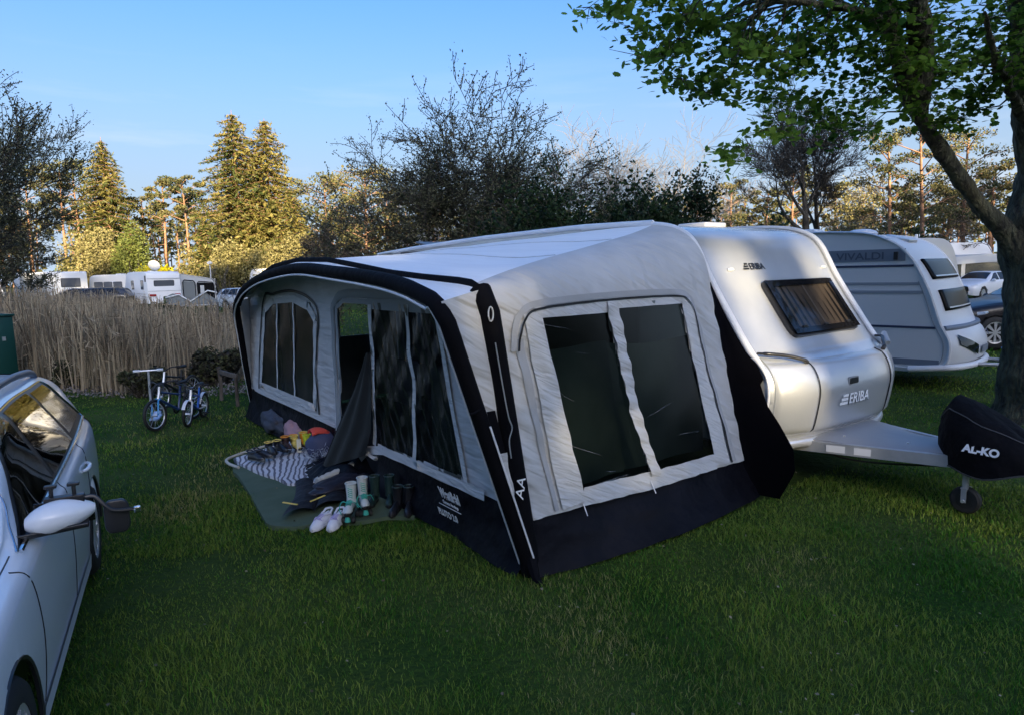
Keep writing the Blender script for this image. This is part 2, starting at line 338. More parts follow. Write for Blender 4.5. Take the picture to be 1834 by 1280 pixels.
for V, F in sets:
    n = len(V)//5; B = V.reshape(n, 5, 3); dm = rw.random(n) < dry_or_lit(B[:, 0, 0], B[:, 0, 1]); 
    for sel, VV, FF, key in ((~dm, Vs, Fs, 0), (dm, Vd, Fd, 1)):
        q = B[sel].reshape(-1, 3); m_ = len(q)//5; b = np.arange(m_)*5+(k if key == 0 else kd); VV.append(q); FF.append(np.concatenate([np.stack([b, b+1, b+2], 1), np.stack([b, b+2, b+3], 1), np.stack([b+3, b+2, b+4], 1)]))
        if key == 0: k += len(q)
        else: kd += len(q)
dg = link('dry_lit_grass', np_mesh('dry_lit_grass', np.concatenate(Vd), np.concatenate(Fd), 3), foliage('dry_lit_blade', (.10, .15, .02), (.24, .25, .06), (.36, .31, .13), trans=.25, rough=.6, scale=.8)); tag(dg, 'patches of grass yellowed by wear beside the ground sheet, and a lit strip coloured in', 'grass', kind='stuff')
gmat = foliage('grass_blade', (.030, .130, .008), (.092, .255, .014), (.22, .27, .045), trans=.25, rough=.5, scale=.8, amp=2.2)
go = link('grass', np_mesh('grass', np.concatenate(Vs), np.concatenate(Fs), 3), gmat)
tag(go, 'short mown green grass of the camping pitch', 'grass', kind='stuff')

rngl = np.random.default_rng(77); n = 420; y = 2.4+9*rngl.random(n)**1.2; x = rngl.uniform(-.8, .8, n)*y; V, F = cloud(np.stack([x, y, np.full(n, .028)], 1), rngl.uniform(.012, .030, n), rngl, (np.array([(0, -.5, 0), (.4, 0, .1), (0, .5, 0), (-.4, 0, .1)]), [(0, 1, 2, 3)]), .5)
o = link('fallen_leaves', np_mesh('fallen_leaves', V, F, 4), foliage('dead_leaf', (.08, .06, .03), (.20, .16, .08), (.30, .27, .18), trans=.1, scale=3)); tag(o, 'tiny dead leaves and petals scattered over the lawn', 'leaves', kind='stuff')
# ================================================================== TREES
bark = mat('bark', (.035, .028, .02), .95, col2=(.09, .08, .065), nscale=6, bump=1., bscale=14, aniso=(3, 3, .6), bdist=.05)
bark_gray = mat('bark_gray', (.075, .062, .05), .95, col2=(.14, .12, .10), nscale=5, bump=.6, bscale=10)
bark_pale = mat('bark_pale', (.14, .12, .11), .9, col2=(.20, .18, .16), nscale=5)
bark_pine = mat('bark_pine', (.17, .085, .045), .9, col2=(.30, .17, .10), nscale=3, bump=.6, bscale=8)
F_spruce = foliage('spruce_needles', (.040, .058, .016), (.14, .14, .034), (.22, .18, .05), trans=.12, scale=.25)
F_pine = foliage('pine_needles', (.035, .052, .022), (.105, .115, .040), (.17, .14, .05), trans=.12, scale=.3)
F_bud = foliage('bud_leaves', (.060, .070, .038), (.165, .165, .095), trans=.2, scale=.4)
F_dark = foliage('dark_leaves', (.012, .028, .012), (.035, .065, .018), trans=.25, scale=.6)
F_gold = foliage('gold_leaves', (.14, .13, .04), (.29, .25, .085), (.36, .31, .14), trans=.3, scale=.4)
F_yell = foliage('yellow_flowers', (.38, .35, .01), (.55, .48, .02), trans=.3, scale=.6)
F_fresh = foliage('fresh_leaves', (.09, .12, .03), (.22, .24, .06), trans=.35, scale=.4)
F_bloss = foliage('blossom', (.30, .29, .26), (.48, .46, .42), trans=.2, scale=.8)
F_maple = foliage('maple_leaves', (.034, .100, .012), (.10, .225, .028), (.19, .32, .045), trans=.6, scale=.7)
F_tan = foliage('tan_twigs', (.10, .075, .045), (.20, .155, .10), trans=.1, scale=.5)

def tree_thing(name, label, px, dist, group=None, cat='tree'):
    P = D(px, HZ(px), dist); return Thing(name, label, cat, (P.x, P.y, -.05), 0, group), P
def topz(px, y, dist): return D(px, y, dist).z+.05
def add_segs(T, name, S, m, n=4):
    return link(name, seg_mesh(name, S, n), m, T.e)
def add_cloud(T, name, C, size, rng, m, shape=LEAF, tilt=None):
    V, F = cloud(C, size, rng, shape, tilt); return link(name, np_mesh(name, V, F, len(shape[1][0])), m, T.e)

def spruce(label, px, ytop, dist, wpx, seed, group=None, m=None, low=.05, dens=1.):
    rng = np.random.default_rng(seed); T, P = tree_thing('spruce_tree', label, px, dist, group); h = topz(px, ytop, dist); Rb = wpx*dist/1200/2
    S = [(0, 0, i*h/8, 0, 0, (i+1)*h/8, .28*(1-i/8)+.02, .28*(1-(i+1)/8)+.02) for i in range(8)]; C = []; z = h*low
    while z < h*.985:
        f = 1-z/h; rr = Rb*(f**.66)*(.85+.3*rng.random()); nb = int(8+6*f)
        a0 = rng.random()*6.28
        for b in range(nb):
            a = a0+b*6.283/nb+rng.normal(0, .25); L_ = rr*rng.uniform(.6, 1.12)+.1; dz = -L_*.28; pz = z
            q = (math.cos(a)*L_, math.sin(a)*L_, z+dz+.12*L_*f)
            S.append((0, 0, z, *q, .035, .008))
            for t in np.linspace(.18, 1.03, max(2, int(L_*5.2*dens))):
                for _ in range(4):
                    C.append((q[0]*t+rng.normal(0, .07+.05*t), q[1]*t+rng.normal(0, .07+.05*t), z+(q[2]-z)*t-rng.random()*.22))
        z += h*.017+.10
    # needle sprays: long thin leaves drooping
    C = np.array(C); add_segs(T, 'trunk', S, bark_pine, 4)
    shp = (np.array([(0, -.5, 0), (.13, 0, -.05), (0, .5, -.20), (-.13, 0, -.05)]), [(0, 1, 2, 3)])
    add_cloud(T, 'crown', C, rng.uniform(.25, .68, len(C)), rng, m or F_spruce, shp, .9); return T
def pine(label, px, ytop, dist, wpx, seed, group=None, m=None, crown=.5, n=15, orange=True):
    rng = np.random.default_rng(seed); T, P = tree_thing('pine_tree', label, px, dist, group); h = topz(px, ytop, dist); Rb = wpx*dist/1200/2
    lean = rng.normal(0, .02, 2); S = []; K = 9
    pt = lambda t: (lean[0]*t*h+.12*math.sin(t*4+seed), lean[1]*t*h, t*h*.97)
    for i in range(K): S.append((*pt(i/K), *pt((i+1)/K), .20*(1-.75*i/K), .20*(1-.75*(i+1)/K)))
    C = []
    for i in range(n):
        t = 1-crown*(i/n)**1.1; a = i*2.4+rng.normal(0, .5); rr = Rb*(.25+.75*math.sin(math.pi*min(1, (1-t)/crown*.62+.12)))*rng.uniform(.5, 1.1)
        p = pt(t); q = (p[0]+math.cos(a)*rr, p[1]+math.sin(a)*rr, p[2]+rr*.25)
        S.append((*pt(t-.03), *q, .05, .02)); cs = Rb*.42*rng.uniform(.7, 1.2)
        k = int((90+60*rng.random())*(75/dist)**1.3); c = rng.normal(0, 1, (k, 3)); c *= (rng.random(k)**.4/np.linalg.norm(c, axis=1))[:, None]*np.array([cs, cs, cs*.42])
        C.append(c+np.array(q)); 
        for _ in range(3): S.append((*(np.array(p)*.4+np.array(q)*.6), *(np.array(q)+rng.normal(0, 1, 3)*[cs*.6, cs*.6, cs*.2]), .02, .006))
    for _ in range(7): t = rng.uniform(.2, max(.25, 1-crown)); p = pt(t); a = rng.random()*6.3; S.append((*p, p[0]+math.cos(a)*Rb*.4, p[1]+math.sin(a)*Rb*.4, p[2]-.1, .03, .01))
    C = np.concatenate(C); add_segs(T, 'trunk', S, bark_pine if orange else bark, 5)
    add_cloud(T, 'crown', C, rng.uniform(.16, .42, len(C))*min(1.1, dist/75)**1.2, rng, m or F_pine, LEAF); return T
def broadleaf(name, label, px, ytop, dist, stems, seed, m=None, leaf=.1, per=2, depth=4, nch=4, bm=None, wob=.22, up=.2, ang=.65, shr=.6, r=.09, trunk=0., cat='tree', group=None, spread=.35, nseg=3, sq=1., low_leaves=0):
    rng = np.random.default_rng(seed); T, P = tree_thing(name, label, px, dist, group, cat); h = topz(px, ytop, dist); S, tp = [], []
    if trunk: S += [(0, 0, 0, .03, 0, trunk*.5, r*1.5, r*1.3), (.03, 0, trunk*.5, 0, 0, trunk, r*1.3, r*1.15)]
    for k in range(stems):
        a = k*2.4+rng.random(); s = spread*(.3+rng.random()) if stems > 1 else .05
        branch((0, 0, trunk), (math.cos(a)*s*sq, math.sin(a)*s, 1), (h-trunk)*.5*rng.uniform(.85, 1.1), r, depth, rng, S, tp, nch, wob, up, shr, ang)
    S = np.array(S); tp = np.array(tp)
    zs = h/max(S[:, 5].max(), .1); S[:, [2, 5]] *= zs; tp[:, 2] *= zs
    S[:, 6:] = np.maximum(S[:, 6:], dist*(.00045 if m else .00022 if dist > 40 else .0003)); add_segs(T, 'trunk', S, bm or bark, nseg)
    if m:
        n = len(tp)*per; C = np.repeat(tp[:, :3], per, 0)+rng.normal(0, leaf*.75, (n, 3)); C[:, 2] = np.maximum(C[:, 2], .1)
        add_cloud(T, 'crown', C, leaf*rng.uniform(.6, 1.3, n), rng, m)
    return T
def bush(name, label, px, ytop, dist, wpx, seed, m, n=1500, leaf=.16, cat='bush', stemsm=None, zb=0., group=None, lobes=7, nst=30):
    rng = np.random.default_rng(seed); T, P = tree_thing(name, label, px, dist, group, cat); h = topz(px, ytop, dist); w = wpx*dist/1200/2; C = []; S = []; leaf, n = (leaf*.62, int(n*2.3)) if dist > 40 else (leaf, n)
    for k in range(lobes):
        c = np.array([rng.uniform(-.7, .7)*w, rng.uniform(-.5, .5)*w, h*rng.uniform(.3, .72)]); rr = np.array([w*.45, w*.45, h*.30])*rng.uniform(.7, 1.15)
        q = rng.normal(0, 1, (n//lobes, 3)); q *= (rng.random(len(q))**.33/np.linalg.norm(q, axis=1))[:, None]*1.08; C.append(q*rr+c)
    C = np.concatenate(C); C = C[C[:, 2] > .05]
    for k in range(nst):
        q = C[rng.integers(len(C))]; b = np.array([q[0]*.25, q[1]*.25, 0]); mid = (b+q)/2+np.array([q[0]*.15, q[1]*.15, .1*h]); S += [(*b, *mid, .03, .02), (*mid, *q, .02, .005)]
    add_segs(T, 'stems', S, stemsm or bark, 3); add_cloud(T, 'crown', C, leaf*rng.uniform(.5, 1.4, len(C)), rng, m); return T

# --- far left conifers and golden shrubs
spruce('tall narrow golden-lit spruce left of the gap, above the boxy motorhome', 205, 245, 70, 165, 11)
spruce('tallest spruce, left one of the touching pair in the golden tree line', 436, 197, 66, 235, 12, dens=1.0)
spruce('spruce with the slightly lower tip, right one of the touching pair', 492, 212, 67, 215, 13, dens=1.0)
spruce('short golden spruce in front of the right foot of the tall pair', 528, 335, 62, 110, 14)
spruce('low spruce at the left foot of the tall touching pair', 372, 400, 62, 60, 18)
pine('slim pine with rounded tip between the tall spruce pair and the broad tree', 597, 318, 68, 120, 15, crown=.8, n=30)
pine('dense conical pine with bare orange stem left of the broad budding tree', 662, 303, 60, 140, 16, crown=.8, n=36)
pine('pine with pinkish bare stem left of the narrow spruce', 122, 290, 75, 85, 21, crown=.4)
pine('pine leaning close behind the left side of the narrow spruce', 158, 292, 78, 80, 22, crown=.45)
pine('first pine right of the narrow spruce, lowest of the four', 262, 352, 78, 60, 23, crown=.4)
pine('pine with orange trunk in the gap, left of the tallest gap pine', 298, 318, 76, 62, 24, crown=.38)
pine('tallest pine in the gap between the spruces', 340, 316, 74, 70, 25, crown=.4)
pine('thin pine tucked against the tall spruce pair', 366, 345, 80, 60, 26, crown=.45)
pine('pine low behind the bare dark tree at the left edge', 60, 300, 80, 90, 27, crown=.5)
pine('pine peeping over the crown of the small dark tree', 702, 340, 78, 60, 28, crown=.5)
bush('golden_shrub', 'golden bushy willow below the narrow spruce', 170, 385, 67, 110, 31, F_gold, 2600, .38)
bush('golden_shrub', 'pale yellow green shrub above the two cream caravans', 235, 388, 66, 75, 32, F_fresh, 2200, .35)
bush('golden_shrub', 'yellow green low shrub above the boxy motorhome', 120, 455, 69, 75, 33, F_fresh, 1400, .3)
bush('forsythia_bush', 'bright yellow flowering bush behind the tilted roof dish', 282, 452, 60, 72, 34, F_yell, 2000, .32)
bush('golden_shrub', 'brownish gold shrub right of the bright yellow bush', 345, 440, 62, 65, 35, F_gold, 1800, .32)
bush('golden_shrub', 'wide gold shrub at the foot of the tall spruce pair', 440, 420, 60, 130, 36, F_gold, 2600, .34)
bush('golden_shrub', 'tall feathery gold shrub right of the spruce pair', 530, 385, 60, 85, 37, F_gold, 2400, .34)
bush('green_bush', 'fresh green bush low beside the rust coloured one', 660, 448, 55, 36, 38, F_fresh, 900, .26)
bush('rust_bush', 'small rust coloured bush above the awning roof', 690, 452, 55, 26, 39, foliage('rust_leaves', (.30, .12, .05), (.42, .2, .08)), 600, .24)
bush('golden_shrub', 'sparse gold shrub low behind the spruce pair gap', 395, 455, 58, 60, 40, F_gold, 900, .28)
broadleaf('small_tree', 'small dark budding tree in front of the slim golden pine', 604, 405, 42, 3, 41, F_tan, .14, 2, 4, 4, bark_gray, spread=.6, r=.07, shr=.62)
broadleaf('budding_tree', 'leafless-looking dark tree cut off by the left edge', -120, 95, 19, 3, 42, F_bud, .07, 3, 4, 5, bark, spread=.26, r=.11, shr=.62, ang=.62)
broadleaf('budding_tree', 'dense dark twiggy thicket tree low at the left edge', -25, 290, 30, 5, 43, F_bud, .08, 3, 4, 4, bark, spread=.4, r=.07, shr=.66, ang=.8)
bush('budding_tree', 'dark green thicket behind the white caravan at the left edge', -20, 400, 56, 100, 44, F_dark, 2600, .28)
# --- centre group
broadleaf('budding_tree', 'broad many-stemmed budding tree behind the awning roof', 850, 148, 24, 8, 51, F_bud, .080, 3, 4, 5, bark, spread=.30, r=.11, shr=.66, ang=.78, sq=1.1, up=.06, wob=.3)
broadleaf('budding_tree', 'lower budding tree right of the broad many-stemmed one', 960, 300, 22, 5, 52, F_bud, .08, 4, 4, 4, bark, spread=.8, r=.07, shr=.62, ang=.7)
bush('blossom_bush', 'pale blossoming bush low above the awning roof', 752, 388, 20, 100, 53, F_bloss, 2600, .075, lobes=9)
bush('thicket_bush', 'dark thicket under the broad many-stemmed tree', 880, 370, 26, 210, 54, foliage('olive_twigs', (.035, .035, .018), (.10, .09, .045), scale=.7), 6500, .13, lobes=14)
broadleaf('leafy_tree', 'dark green leafy tree behind the caravan roof', 1040, 275, 19, 6, 55, F_dark, .13, 5, 3, 5, bark, spread=.9, r=.08, shr=.62, ang=.8)
broadleaf('leafy_tree', 'second dark green leafy tree nearer the caravan front', 1150, 285, 20, 6, 56, F_dark, .13, 6, 3, 5, bark, spread=1.0, r=.07, shr=.6, ang=.8)
bush('thicket_bush', 'dark hedge growing behind the middle of the caravan roof', 1090, 350, 21, 230, 57, foliage('dark_olive', (.018, .026, .010), (.055, .06, .022), scale=.7), 7000, .12, lobes=16)
broadleaf('bare_tree', 'pale leafless tree rising behind the dark green leafy trees', 1150, 186, 42, 5, 58, None, .1, 0, 4, 4, bark_pale, spread=.75, r=.22, shr=.66, ang=.75, up=.15, wob=.3)
broadleaf('bare_tree', 'second pale leafless tree, left of the taller one', 1060, 215, 44, 5, 59, None, .1, 0, 4, 4, bark_pale, spread=.75, r=.18, shr=.66, ang=.75, up=.15, wob=.3)
# --- right group
broadleaf('bare_tree', 'left one of two dark bare trees behind the roof hatch', 1440, 125, 23, 1, 61, None, .05, 2, 5, 5, bark, spread=.3, r=.22, shr=.66, ang=.78, trunk=2.4, up=.3)
broadleaf('bare_tree', 'right one of two dark bare trees, thinner and straighter', 1462, 170, 24.5, 1, 62, None, .05, 2, 5, 5, bark, spread=.3, r=.17, shr=.64, ang=.72, trunk=2.6, up=.3)
bush('willow_bush', 'rounded grey green willow behind the neighbouring caravan', 1545, 345, 33, 150, 63, foliage('willow_leaves', (.06, .065, .03), (.13, .13, .06), scale=.8), 5000, .13, lobes=10, nst=80)
bush('golden_shrub', 'golden topped tree glowing behind the round grey green willow', 1530, 300, 60, 95, 64, F_gold, 2200, .34)
for i, (px, yt, d, w, lab) in enumerate(((1250, 355, 62, 60, 'pine just right of the dark leafy trees'), (1310, 325, 58, 75, 'pine in the sky gap left of the two dark bare trees'), (1375, 340, 60, 70, 'pine seen through the left half of the bare tree'), (1420, 300, 64, 70, 'pine with crown behind the bare tree forks'), (1490, 330, 62, 70, 'pine behind the right bare tree'),
        (1590, 235, 46, 105, 'tall pine left of the leaning maple limb'), (1650, 215, 44, 120, 'tall bushy pine crossed by the leaning maple limb'), (1720, 235, 46, 120, 'pine between maple limb and maple trunk'), (1775, 290, 48, 90, 'pine crowding against the maple trunk'), (1610, 330, 52, 70, 'low pine under the tall left pine'), (1690, 340, 50, 80, 'low pine under the bushy pine'))):
    pine(lab, px, yt, d, w, 70+i, crown=.62, n=17)
bush('fir_bush', 'small dark fir low behind the neighbouring caravan end', 1648, 395, 32, 55, 83, F_dark, 1300, .18)
broadleaf('small_tree', 'brown twiggy tree hanging left of the maple trunk', 1735, 235, 46, 4, 84, F_tan, .12, 2, 4, 4, bark_gray, spread=.8, r=.06, shr=.62, ang=.8, up=-.05)
# --- far tree line closing the horizon
rng = np.random.default_rng(91); C = []; S = []
for i in range(340):
    a = rng.uniform(-62, 62); d = rng.uniform(95, 125); x, y = d*math.sin(R(a)), d*math.cos(R(a)); h = rng.uniform(7, 12)
    S.append((x, y, 0, x+rng.normal(0, .3), y, h, .16, .06)); k = 46; c = rng.normal(0, 1, (k, 3))*np.array([1.6, 1.6, 1.5]); C.append(c+np.array([x, y, h*rng.uniform(.75, 1)]))
    if rng.random() < .75: k = 40; c = rng.normal(0, 1, (k, 3))*np.array([2.4, 1.5, .9]); C.append(c+np.array([x+rng.normal(0, 2), y-3, 1.8]))
C = np.concatenate(C); V, F = cloud(C, rng.uniform(.5, 1.2, len(C)), rng)
wd = Thing('far_woodland', 'far-off mass of pines closing the horizon', 'woodland'); wd.e['kind'] = 'stuff'
link('trunks', seg_mesh('trunks', S, 4), bark_pine, wd.e); link('crowns', np_mesh('crowns', V, F, 4), foliage('far_leaves', (.05, .055, .02), (.16, .14, .05), trans=.2, scale=.15), wd.e)

# --- unseen wood behind the photographer, its height and distance set to shade the lawn at this low sun
rng = np.random.default_rng(92); n = 42000
x = rng.uniform(-150, 120, n); x[:14000] = rng.uniform(12, 36, 14000); y = -60-rng.uniform(0, 9, n); top = 31.3+1.3*np.sin(x*.5)+1.0*np.sin(x*.19+2)+rng.normal(0, .7, n); z = top*rng.random(n)**.85; z[:14000] = rng.uniform(8, 28, 14000)
sy, sx, sz = SDIR.y, SDIR.x, SDIR.z
tt = (-60-y)/sy; px_, pz_ = x+sx*tt, z+sz*tt            # slid along the sunbeam to the wood's front edge
GX = 2.9+.3145*67; GZ = 1.7+67/.954*.2217
gap = np.zeros(n, bool)
for gx, gz, gw, gh in ((GX-.62, GZ-.1, .27, 1.2), (GX+.72, GZ+.05, .24, 1.0), (GX-.02, GZ+.8, .16, .5)): gap |= (np.abs(px_-gx-.10*(pz_-gz)) < gw) & (np.abs(pz_-gz) < gh)  # slots left open in the leaves so sun streaks land on the caravan front
k = ~gap; near = (np.abs(px_[k]-GX) < 6) & (np.abs(pz_[k]-GZ) < 6); C = np.stack([x, y, z], 1)[k]; V, F = cloud(C, rng.uniform(1.6, 3.6, len(C))*np.where(near, .38, 1), rng)
nb = Thing('woodland', 'tall unseen wood behind the photographer, shaped to shade the lawn', 'woodland', (0, 0, 0)); nb.e['kind'] = 'stuff'
link('crowns', np_mesh('crowns', V, F, 4), F_dark, nb.e)
link('trunks', seg_mesh('trunks', [(a, -62+rng.normal(0, 1), 0, a+rng.normal(0, .5), -62, 20, .3, .12) for a in np.arange(-140, 120, 3.7)], 6), bark, nb.e)

# ================================================================== REEDS
rng = np.random.default_rng(15); n = 26000
y = 12.4+13.5*rng.random(n)**1.5; x = rng.uniform(-1.15, -.30, n)*y
pxx = CX+FPX*x/y; edge = np.interp(pxx, [-100, 34, 60, 190, 250, 330, 400, 440], [14.8, 14.6, 13.1, 12.3, 12.2, 13.4, 13.7, 13.4]); dens = np.interp(pxx, [0, 240, 290, 420], [1, 1, .5, .38])
k = (y > edge+rng.random(n)*.5) & (rng.random(n) < dens) & (pxx < 470); x, y, pxx = x[k], y[k], pxx[k]; n = len(x)
H_ = (1+.13*np.sin(x*2.3+y)*np.sin(x*.9-y*.7))*np.interp(pxx, [0, 200, 300, 430], [1.88, 1.62, 1.40, 1.34])*rng.uniform(.62, 1.12, n)*np.where(rng.random(n) < .2, .6, 1)
S_ = []
a = rng.uniform(0, 6.28, n); ln = rng.normal(0, .13, n)*H_; w = rng.uniform(.006, .013, n)*(.6+y/26)
ca, sa = np.cos(a), np.sin(a); yaw = rng.uniform(0, 6.28, n); wx, wy = np.cos(yaw)*w, np.sin(yaw)*w
lv = []
for t in (0, .5, 1): off = ln*t*t; lv.append((x+ca*off, y+sa*off, H_*t*(1-.02*t)))
V = []
for i, (qx, qy, qz) in enumerate(lv):
    f = (1, .8, .5)[i]; V += [np.stack([qx-wx*f, qy-wy*f, qz-.05], 1), np.stack([qx+wx*f, qy+wy*f, qz-.05], 1)]
V = np.stack(V, 1).reshape(-1, 3); b = np.arange(n)*6; F = np.concatenate([np.stack([b, b+1, b+3, b+2], 1), np.stack([b+2, b+3, b+5, b+4], 1)])
# broken leaves and tattered plumes
m_ = n*2; idx = rng.integers(0, n, m_); t = rng.uniform(.15, 1.0, m_); off = ln[idx]*t*t
C = np.stack([x[idx]+ca[idx]*off+rng.normal(0, .06, m_), y[idx]+sa[idx]*off+rng.normal(0, .06, m_), H_[idx]*t], 1)
V2, F2 = cloud(C, rng.uniform(.12, .34, m_), rng, (np.array([(0, -.5, 0), (.035, 0, .04), (0, .5, 0), (-.035, 0, .04)]), [(0, 1, 2, 3)]), None)
reedm = foliage('dry_reed', (.15, .11, .07), (.42, .32, .20), (.56, .46, .31), trans=.15, rough=.8, scale=.5)
o = link('reed_bed', np_mesh('reed_bed', np.concatenate([V, V2]), np.concatenate([F, F2+len(V)]), 4), reedm); tag(o, 'bed of dry brown reeds between the lawn and the far caravans', 'reeds', kind='stuff')
# leaf litter, dark undergrowth at the foot of the reeds
q = rng.random((5200, 2)); yy = 12.0+4.0*q[:, 0]; xx = (-.83+.47*q[:, 1])*yy
V, F = cloud(np.stack([xx, yy, np.abs(rng.normal(0, .05, len(xx)))], 1), rng.uniform(.03, .085, len(xx)), rng)
o = link('leaf_litter', np_mesh('leaf_litter', V, F, 4), foliage('litter', (.05, .04, .03), (.17, .14, .11), (.38, .34, .33), trans=.1, scale=1.5)); tag(o, 'pale dead leaves scattered between the reed stems', 'leaf litter', kind='stuff')
F_bramble = foliage('bramble', (.030, .026, .020), (.085, .075, .055), (.11, .12, .05), trans=.15, scale=1.5)
bush('bramble_bush', 'twiggy dark bramble bush behind the scooter', 240, 655, 12.2, 75, 101, F_bramble, 2200, .07, nst=90)
bush('bramble_bush', 'twiggy bramble bush right of the bikes, beside the awning edge', 375, 618, 13.3, 100, 102, F_bramble, 3000, .08, nst=120)
bush('bramble_bush', 'greener low bramble between the litter patch and the bikes', 345, 655, 13.5, 50, 103, F_bramble, 1300, .07, nst=50)
bush('bramble_bush', 'dark ivy clump in the reeds behind the car roof', 110, 640, 13.3, 70, 104, F_bramble, 1500, .08, nst=40)
broadleaf('sapling', 'pale thin birch sapling in the reeds beside the far white awning', 390, 470, 17, 2, 105, None, .1, 0, 3, 4, bark_pale, spread=.1, r=.022, shr=.45, cat='sapling')
# ================================================================== MATERIALS FOR THINGS
fab = mat('awning_fabric', (.50, .505, .50), .85, col2=(.59, .595, .59), nscale=2.5, bump=.55, bscale=2.6, fold=28, bdist=.06, detail=3, trans=.10)
fab_roof = mat('awning_roof_fabric', (.78, .79, .80), .6, col2=(.83, .84, .85), nscale=2, bump=.25, bscale=2.5, aniso=(5, .6, 1), bdist=.04)
fab_lt = mat('awning_light_trim', (.54, .545, .54), .8, bump=.5, bscale=5, fold=24, bdist=.04)
fab_mid = mat('awning_mid_grey', (.27, .29, .30), .8, bump=.5, bscale=9)
blackf = mat('black_fabric', (.0035, .0035, .005), .8, spec=.1, bump=.5, bscale=7, bdist=.03, sheen=.0)
mud = mat('mud_skirt', (.0025, .0025, .0045), .55, spec=.12, col2=(.005, .005, .0085), nscale=2, bump=.8, bscale=4, bdist=.05)
film = clear_film('window_film', (.40, .44, .44), .010, .22, .01, (1.6, 1.6, .6), 3)
film2 = clear_film('door_film', (.40, .42, .40), .02, .25, .30, (6, 6, .5), 3)
curtain = mat('inner_curtain', (.028, .046, .040), .9, col2=(.042, .062, .055), nscale=3, bump=.5, bscale=5)
piping = mat('white_piping', (.75, .75, .76), .5)
zipm = mat('zip_black', (.01, .01, .012), .5)
white_print = mat('white_print', (.8, .8, .8), .5)
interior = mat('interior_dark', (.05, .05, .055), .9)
# ================================================================== THE AWNING
A = Thing('awning', 'grey and black inflatable caravan awning with open door and clear windows', 'awning', tuple(OA), RA)
BX = [0, .27, .83, 1.42, 2.0, 2.83, 3.8, 4.8, 5.8, 6.5, 7.0]; BZ = [2.0, 2.03, 2.06, 2.10, 2.16, 2.24, 2.27, 2.22, 2.06, 1.90, 1.76]
beamz = lambda u: interp(u, BX, BZ)
railz = lambda u: interp(u, [0, 1.29, 2.8, 5.5, 7.9], [2.56, 2.54, 2.53, 2.47, 2.44])
innv = lambda u: -.33+.03*u
OUT = [(-.65, .01, 1.93), (-.60, .78, 2.05), (-.52, 2.0, 2.13), (-.44, 3.24, 2.18), (-.34, 4.76, 2.10), (-.27, 5.79, 1.96), (-.23, 6.35, 1.80)]
wu = lambda v, z: .095*max(v, 0)*z                         # lean of the near side wall
ledge = lambda z: -.33*max(z-.05, 0)/1.95 if z > .05 else 0.0
UE = 7.0
def roofz(a, u): return lerp(beamz(u), railz(u), a**.85)-.05*math.sin(math.pi*a)*min(1, u) + .018*noise.noise(Vector((a*3, u*.8, 1)))
def u1(a): return lerp(.16, 1.30, a**1.15)
def wr(v, z): return .014*noise.noise(Vector((v*2.2+z*2.4, z*2.8-v*1.2, 5.)))+.007*math.sin((v*1.0+z*.9)*24+4*noise.noise(Vector((v*2.4, z*2.4, 0))))+.006*noise.noise(Vector(((v+z)*13, (z-v)*3, 2.)))
def wall(v, z, off=0.): return Vector((v, wu(v, z)+wr(v, z)-off, z))
def wall_full(a, b):                  # a: near beam -> caravan, b<1: flat wall, b>1: shoulder up to the roof edge
    if b <= 1:
        z = lerp(.40-.07*a, 1.90, b); v = lerp(ledge(z)+.0, 2.50+.02*(1.9-z), a); return wall(v, z)
    t = b-1; z0 = 1.90; v0 = lerp(ledge(z0), 2.50, a); v1 = lerp(innv(u1(a)), 2.65, a); P0 = wall(v0, z0); zz = roofz(a, u1(a)); P2 = Vector((v1, u1(a), zz))
    P1 = Vector((lerp(v0, v1, .5), P0.y+.12*(zz-z0)+.04*a, lerp(z0, zz, .93))); return P0*(1-t)**2+P1*2*t*(1-t)+P2*t*t
PANE1 = [(.10, 1.80), (.87, 1.79), (.90, 1.62), (1.24, .47), (.49, .50), (.28, 1.0)]
PANE2 = [(.95, 1.82), (1.91, 1.79), (2.11, .44), (1.30, .46), (1.03, 1.42), (.98, 1.62)]
def hole(u_, v_):
    b = v_*2
    if b > 1: return False
    p = wall_full(u_, b); return inpoly(p.x, p.z, PANE1) or inpoly(p.x, p.z, PANE2)
s = MB().grid(lambda a, b: wall_full(a, b*2), 170, 170, hole)
A.part('side_wall', s, fab, smooth=180)
# light fabric frame of the window: strips built around the panes
def strip(mbx, pts, off, w=None):      # pts: list of quads in (v,z)
    for q in pts:
        a, b, c, d = [Vector((*p, 0)) for p in q]
        mbx.grid(lambda s_, t_: wall(*(a.lerp(b, s_).lerp(d.lerp(c, s_), t_)).xy, off), 10, 14)
F0 = [(-.05, 1.83), (2.08, 1.83), (2.30, .35), (.26, .43)]
fr = MB(); strip(fr, [[(-.05, 1.82), (.12, 1.83), (.51, .42), (.27, .42)], [(1.91, 1.84), (2.07, 1.83), (2.30, .36), (2.10, .37)], [(.49, .53), (1.28, .49), (1.29, .35), (.49, .39)], [(1.28, .49), (2.11, .47), (2.11, .34), (1.29, .35)], [(.06, 1.86), (.90, 1.86), (.90, 1.775), (.10, 1.785)], [(.9, 1.87), (1.93, 1.86), (1.92, 1.79), (.92, 1.80)]], .018)
fo = A.part('window_frame', fr, fab_lt, smooth=180)
md = MB().grid(lambda a, b: (lambda z: wall(lerp(interp(z, [.47, 1.62, 1.79], [1.235, .90, .865])-.02, interp(z, [.46, 1.42, 1.62, 1.82], [1.305, 1.035, .985, .955])+.02, a)+.018*math.sin(b*7.5), z, .03+.006*math.sin(b*60)))(lerp(1.86, .45, b)), 4, 60); A.part('centre_zip_strip', md, fab_lt, smooth=180)
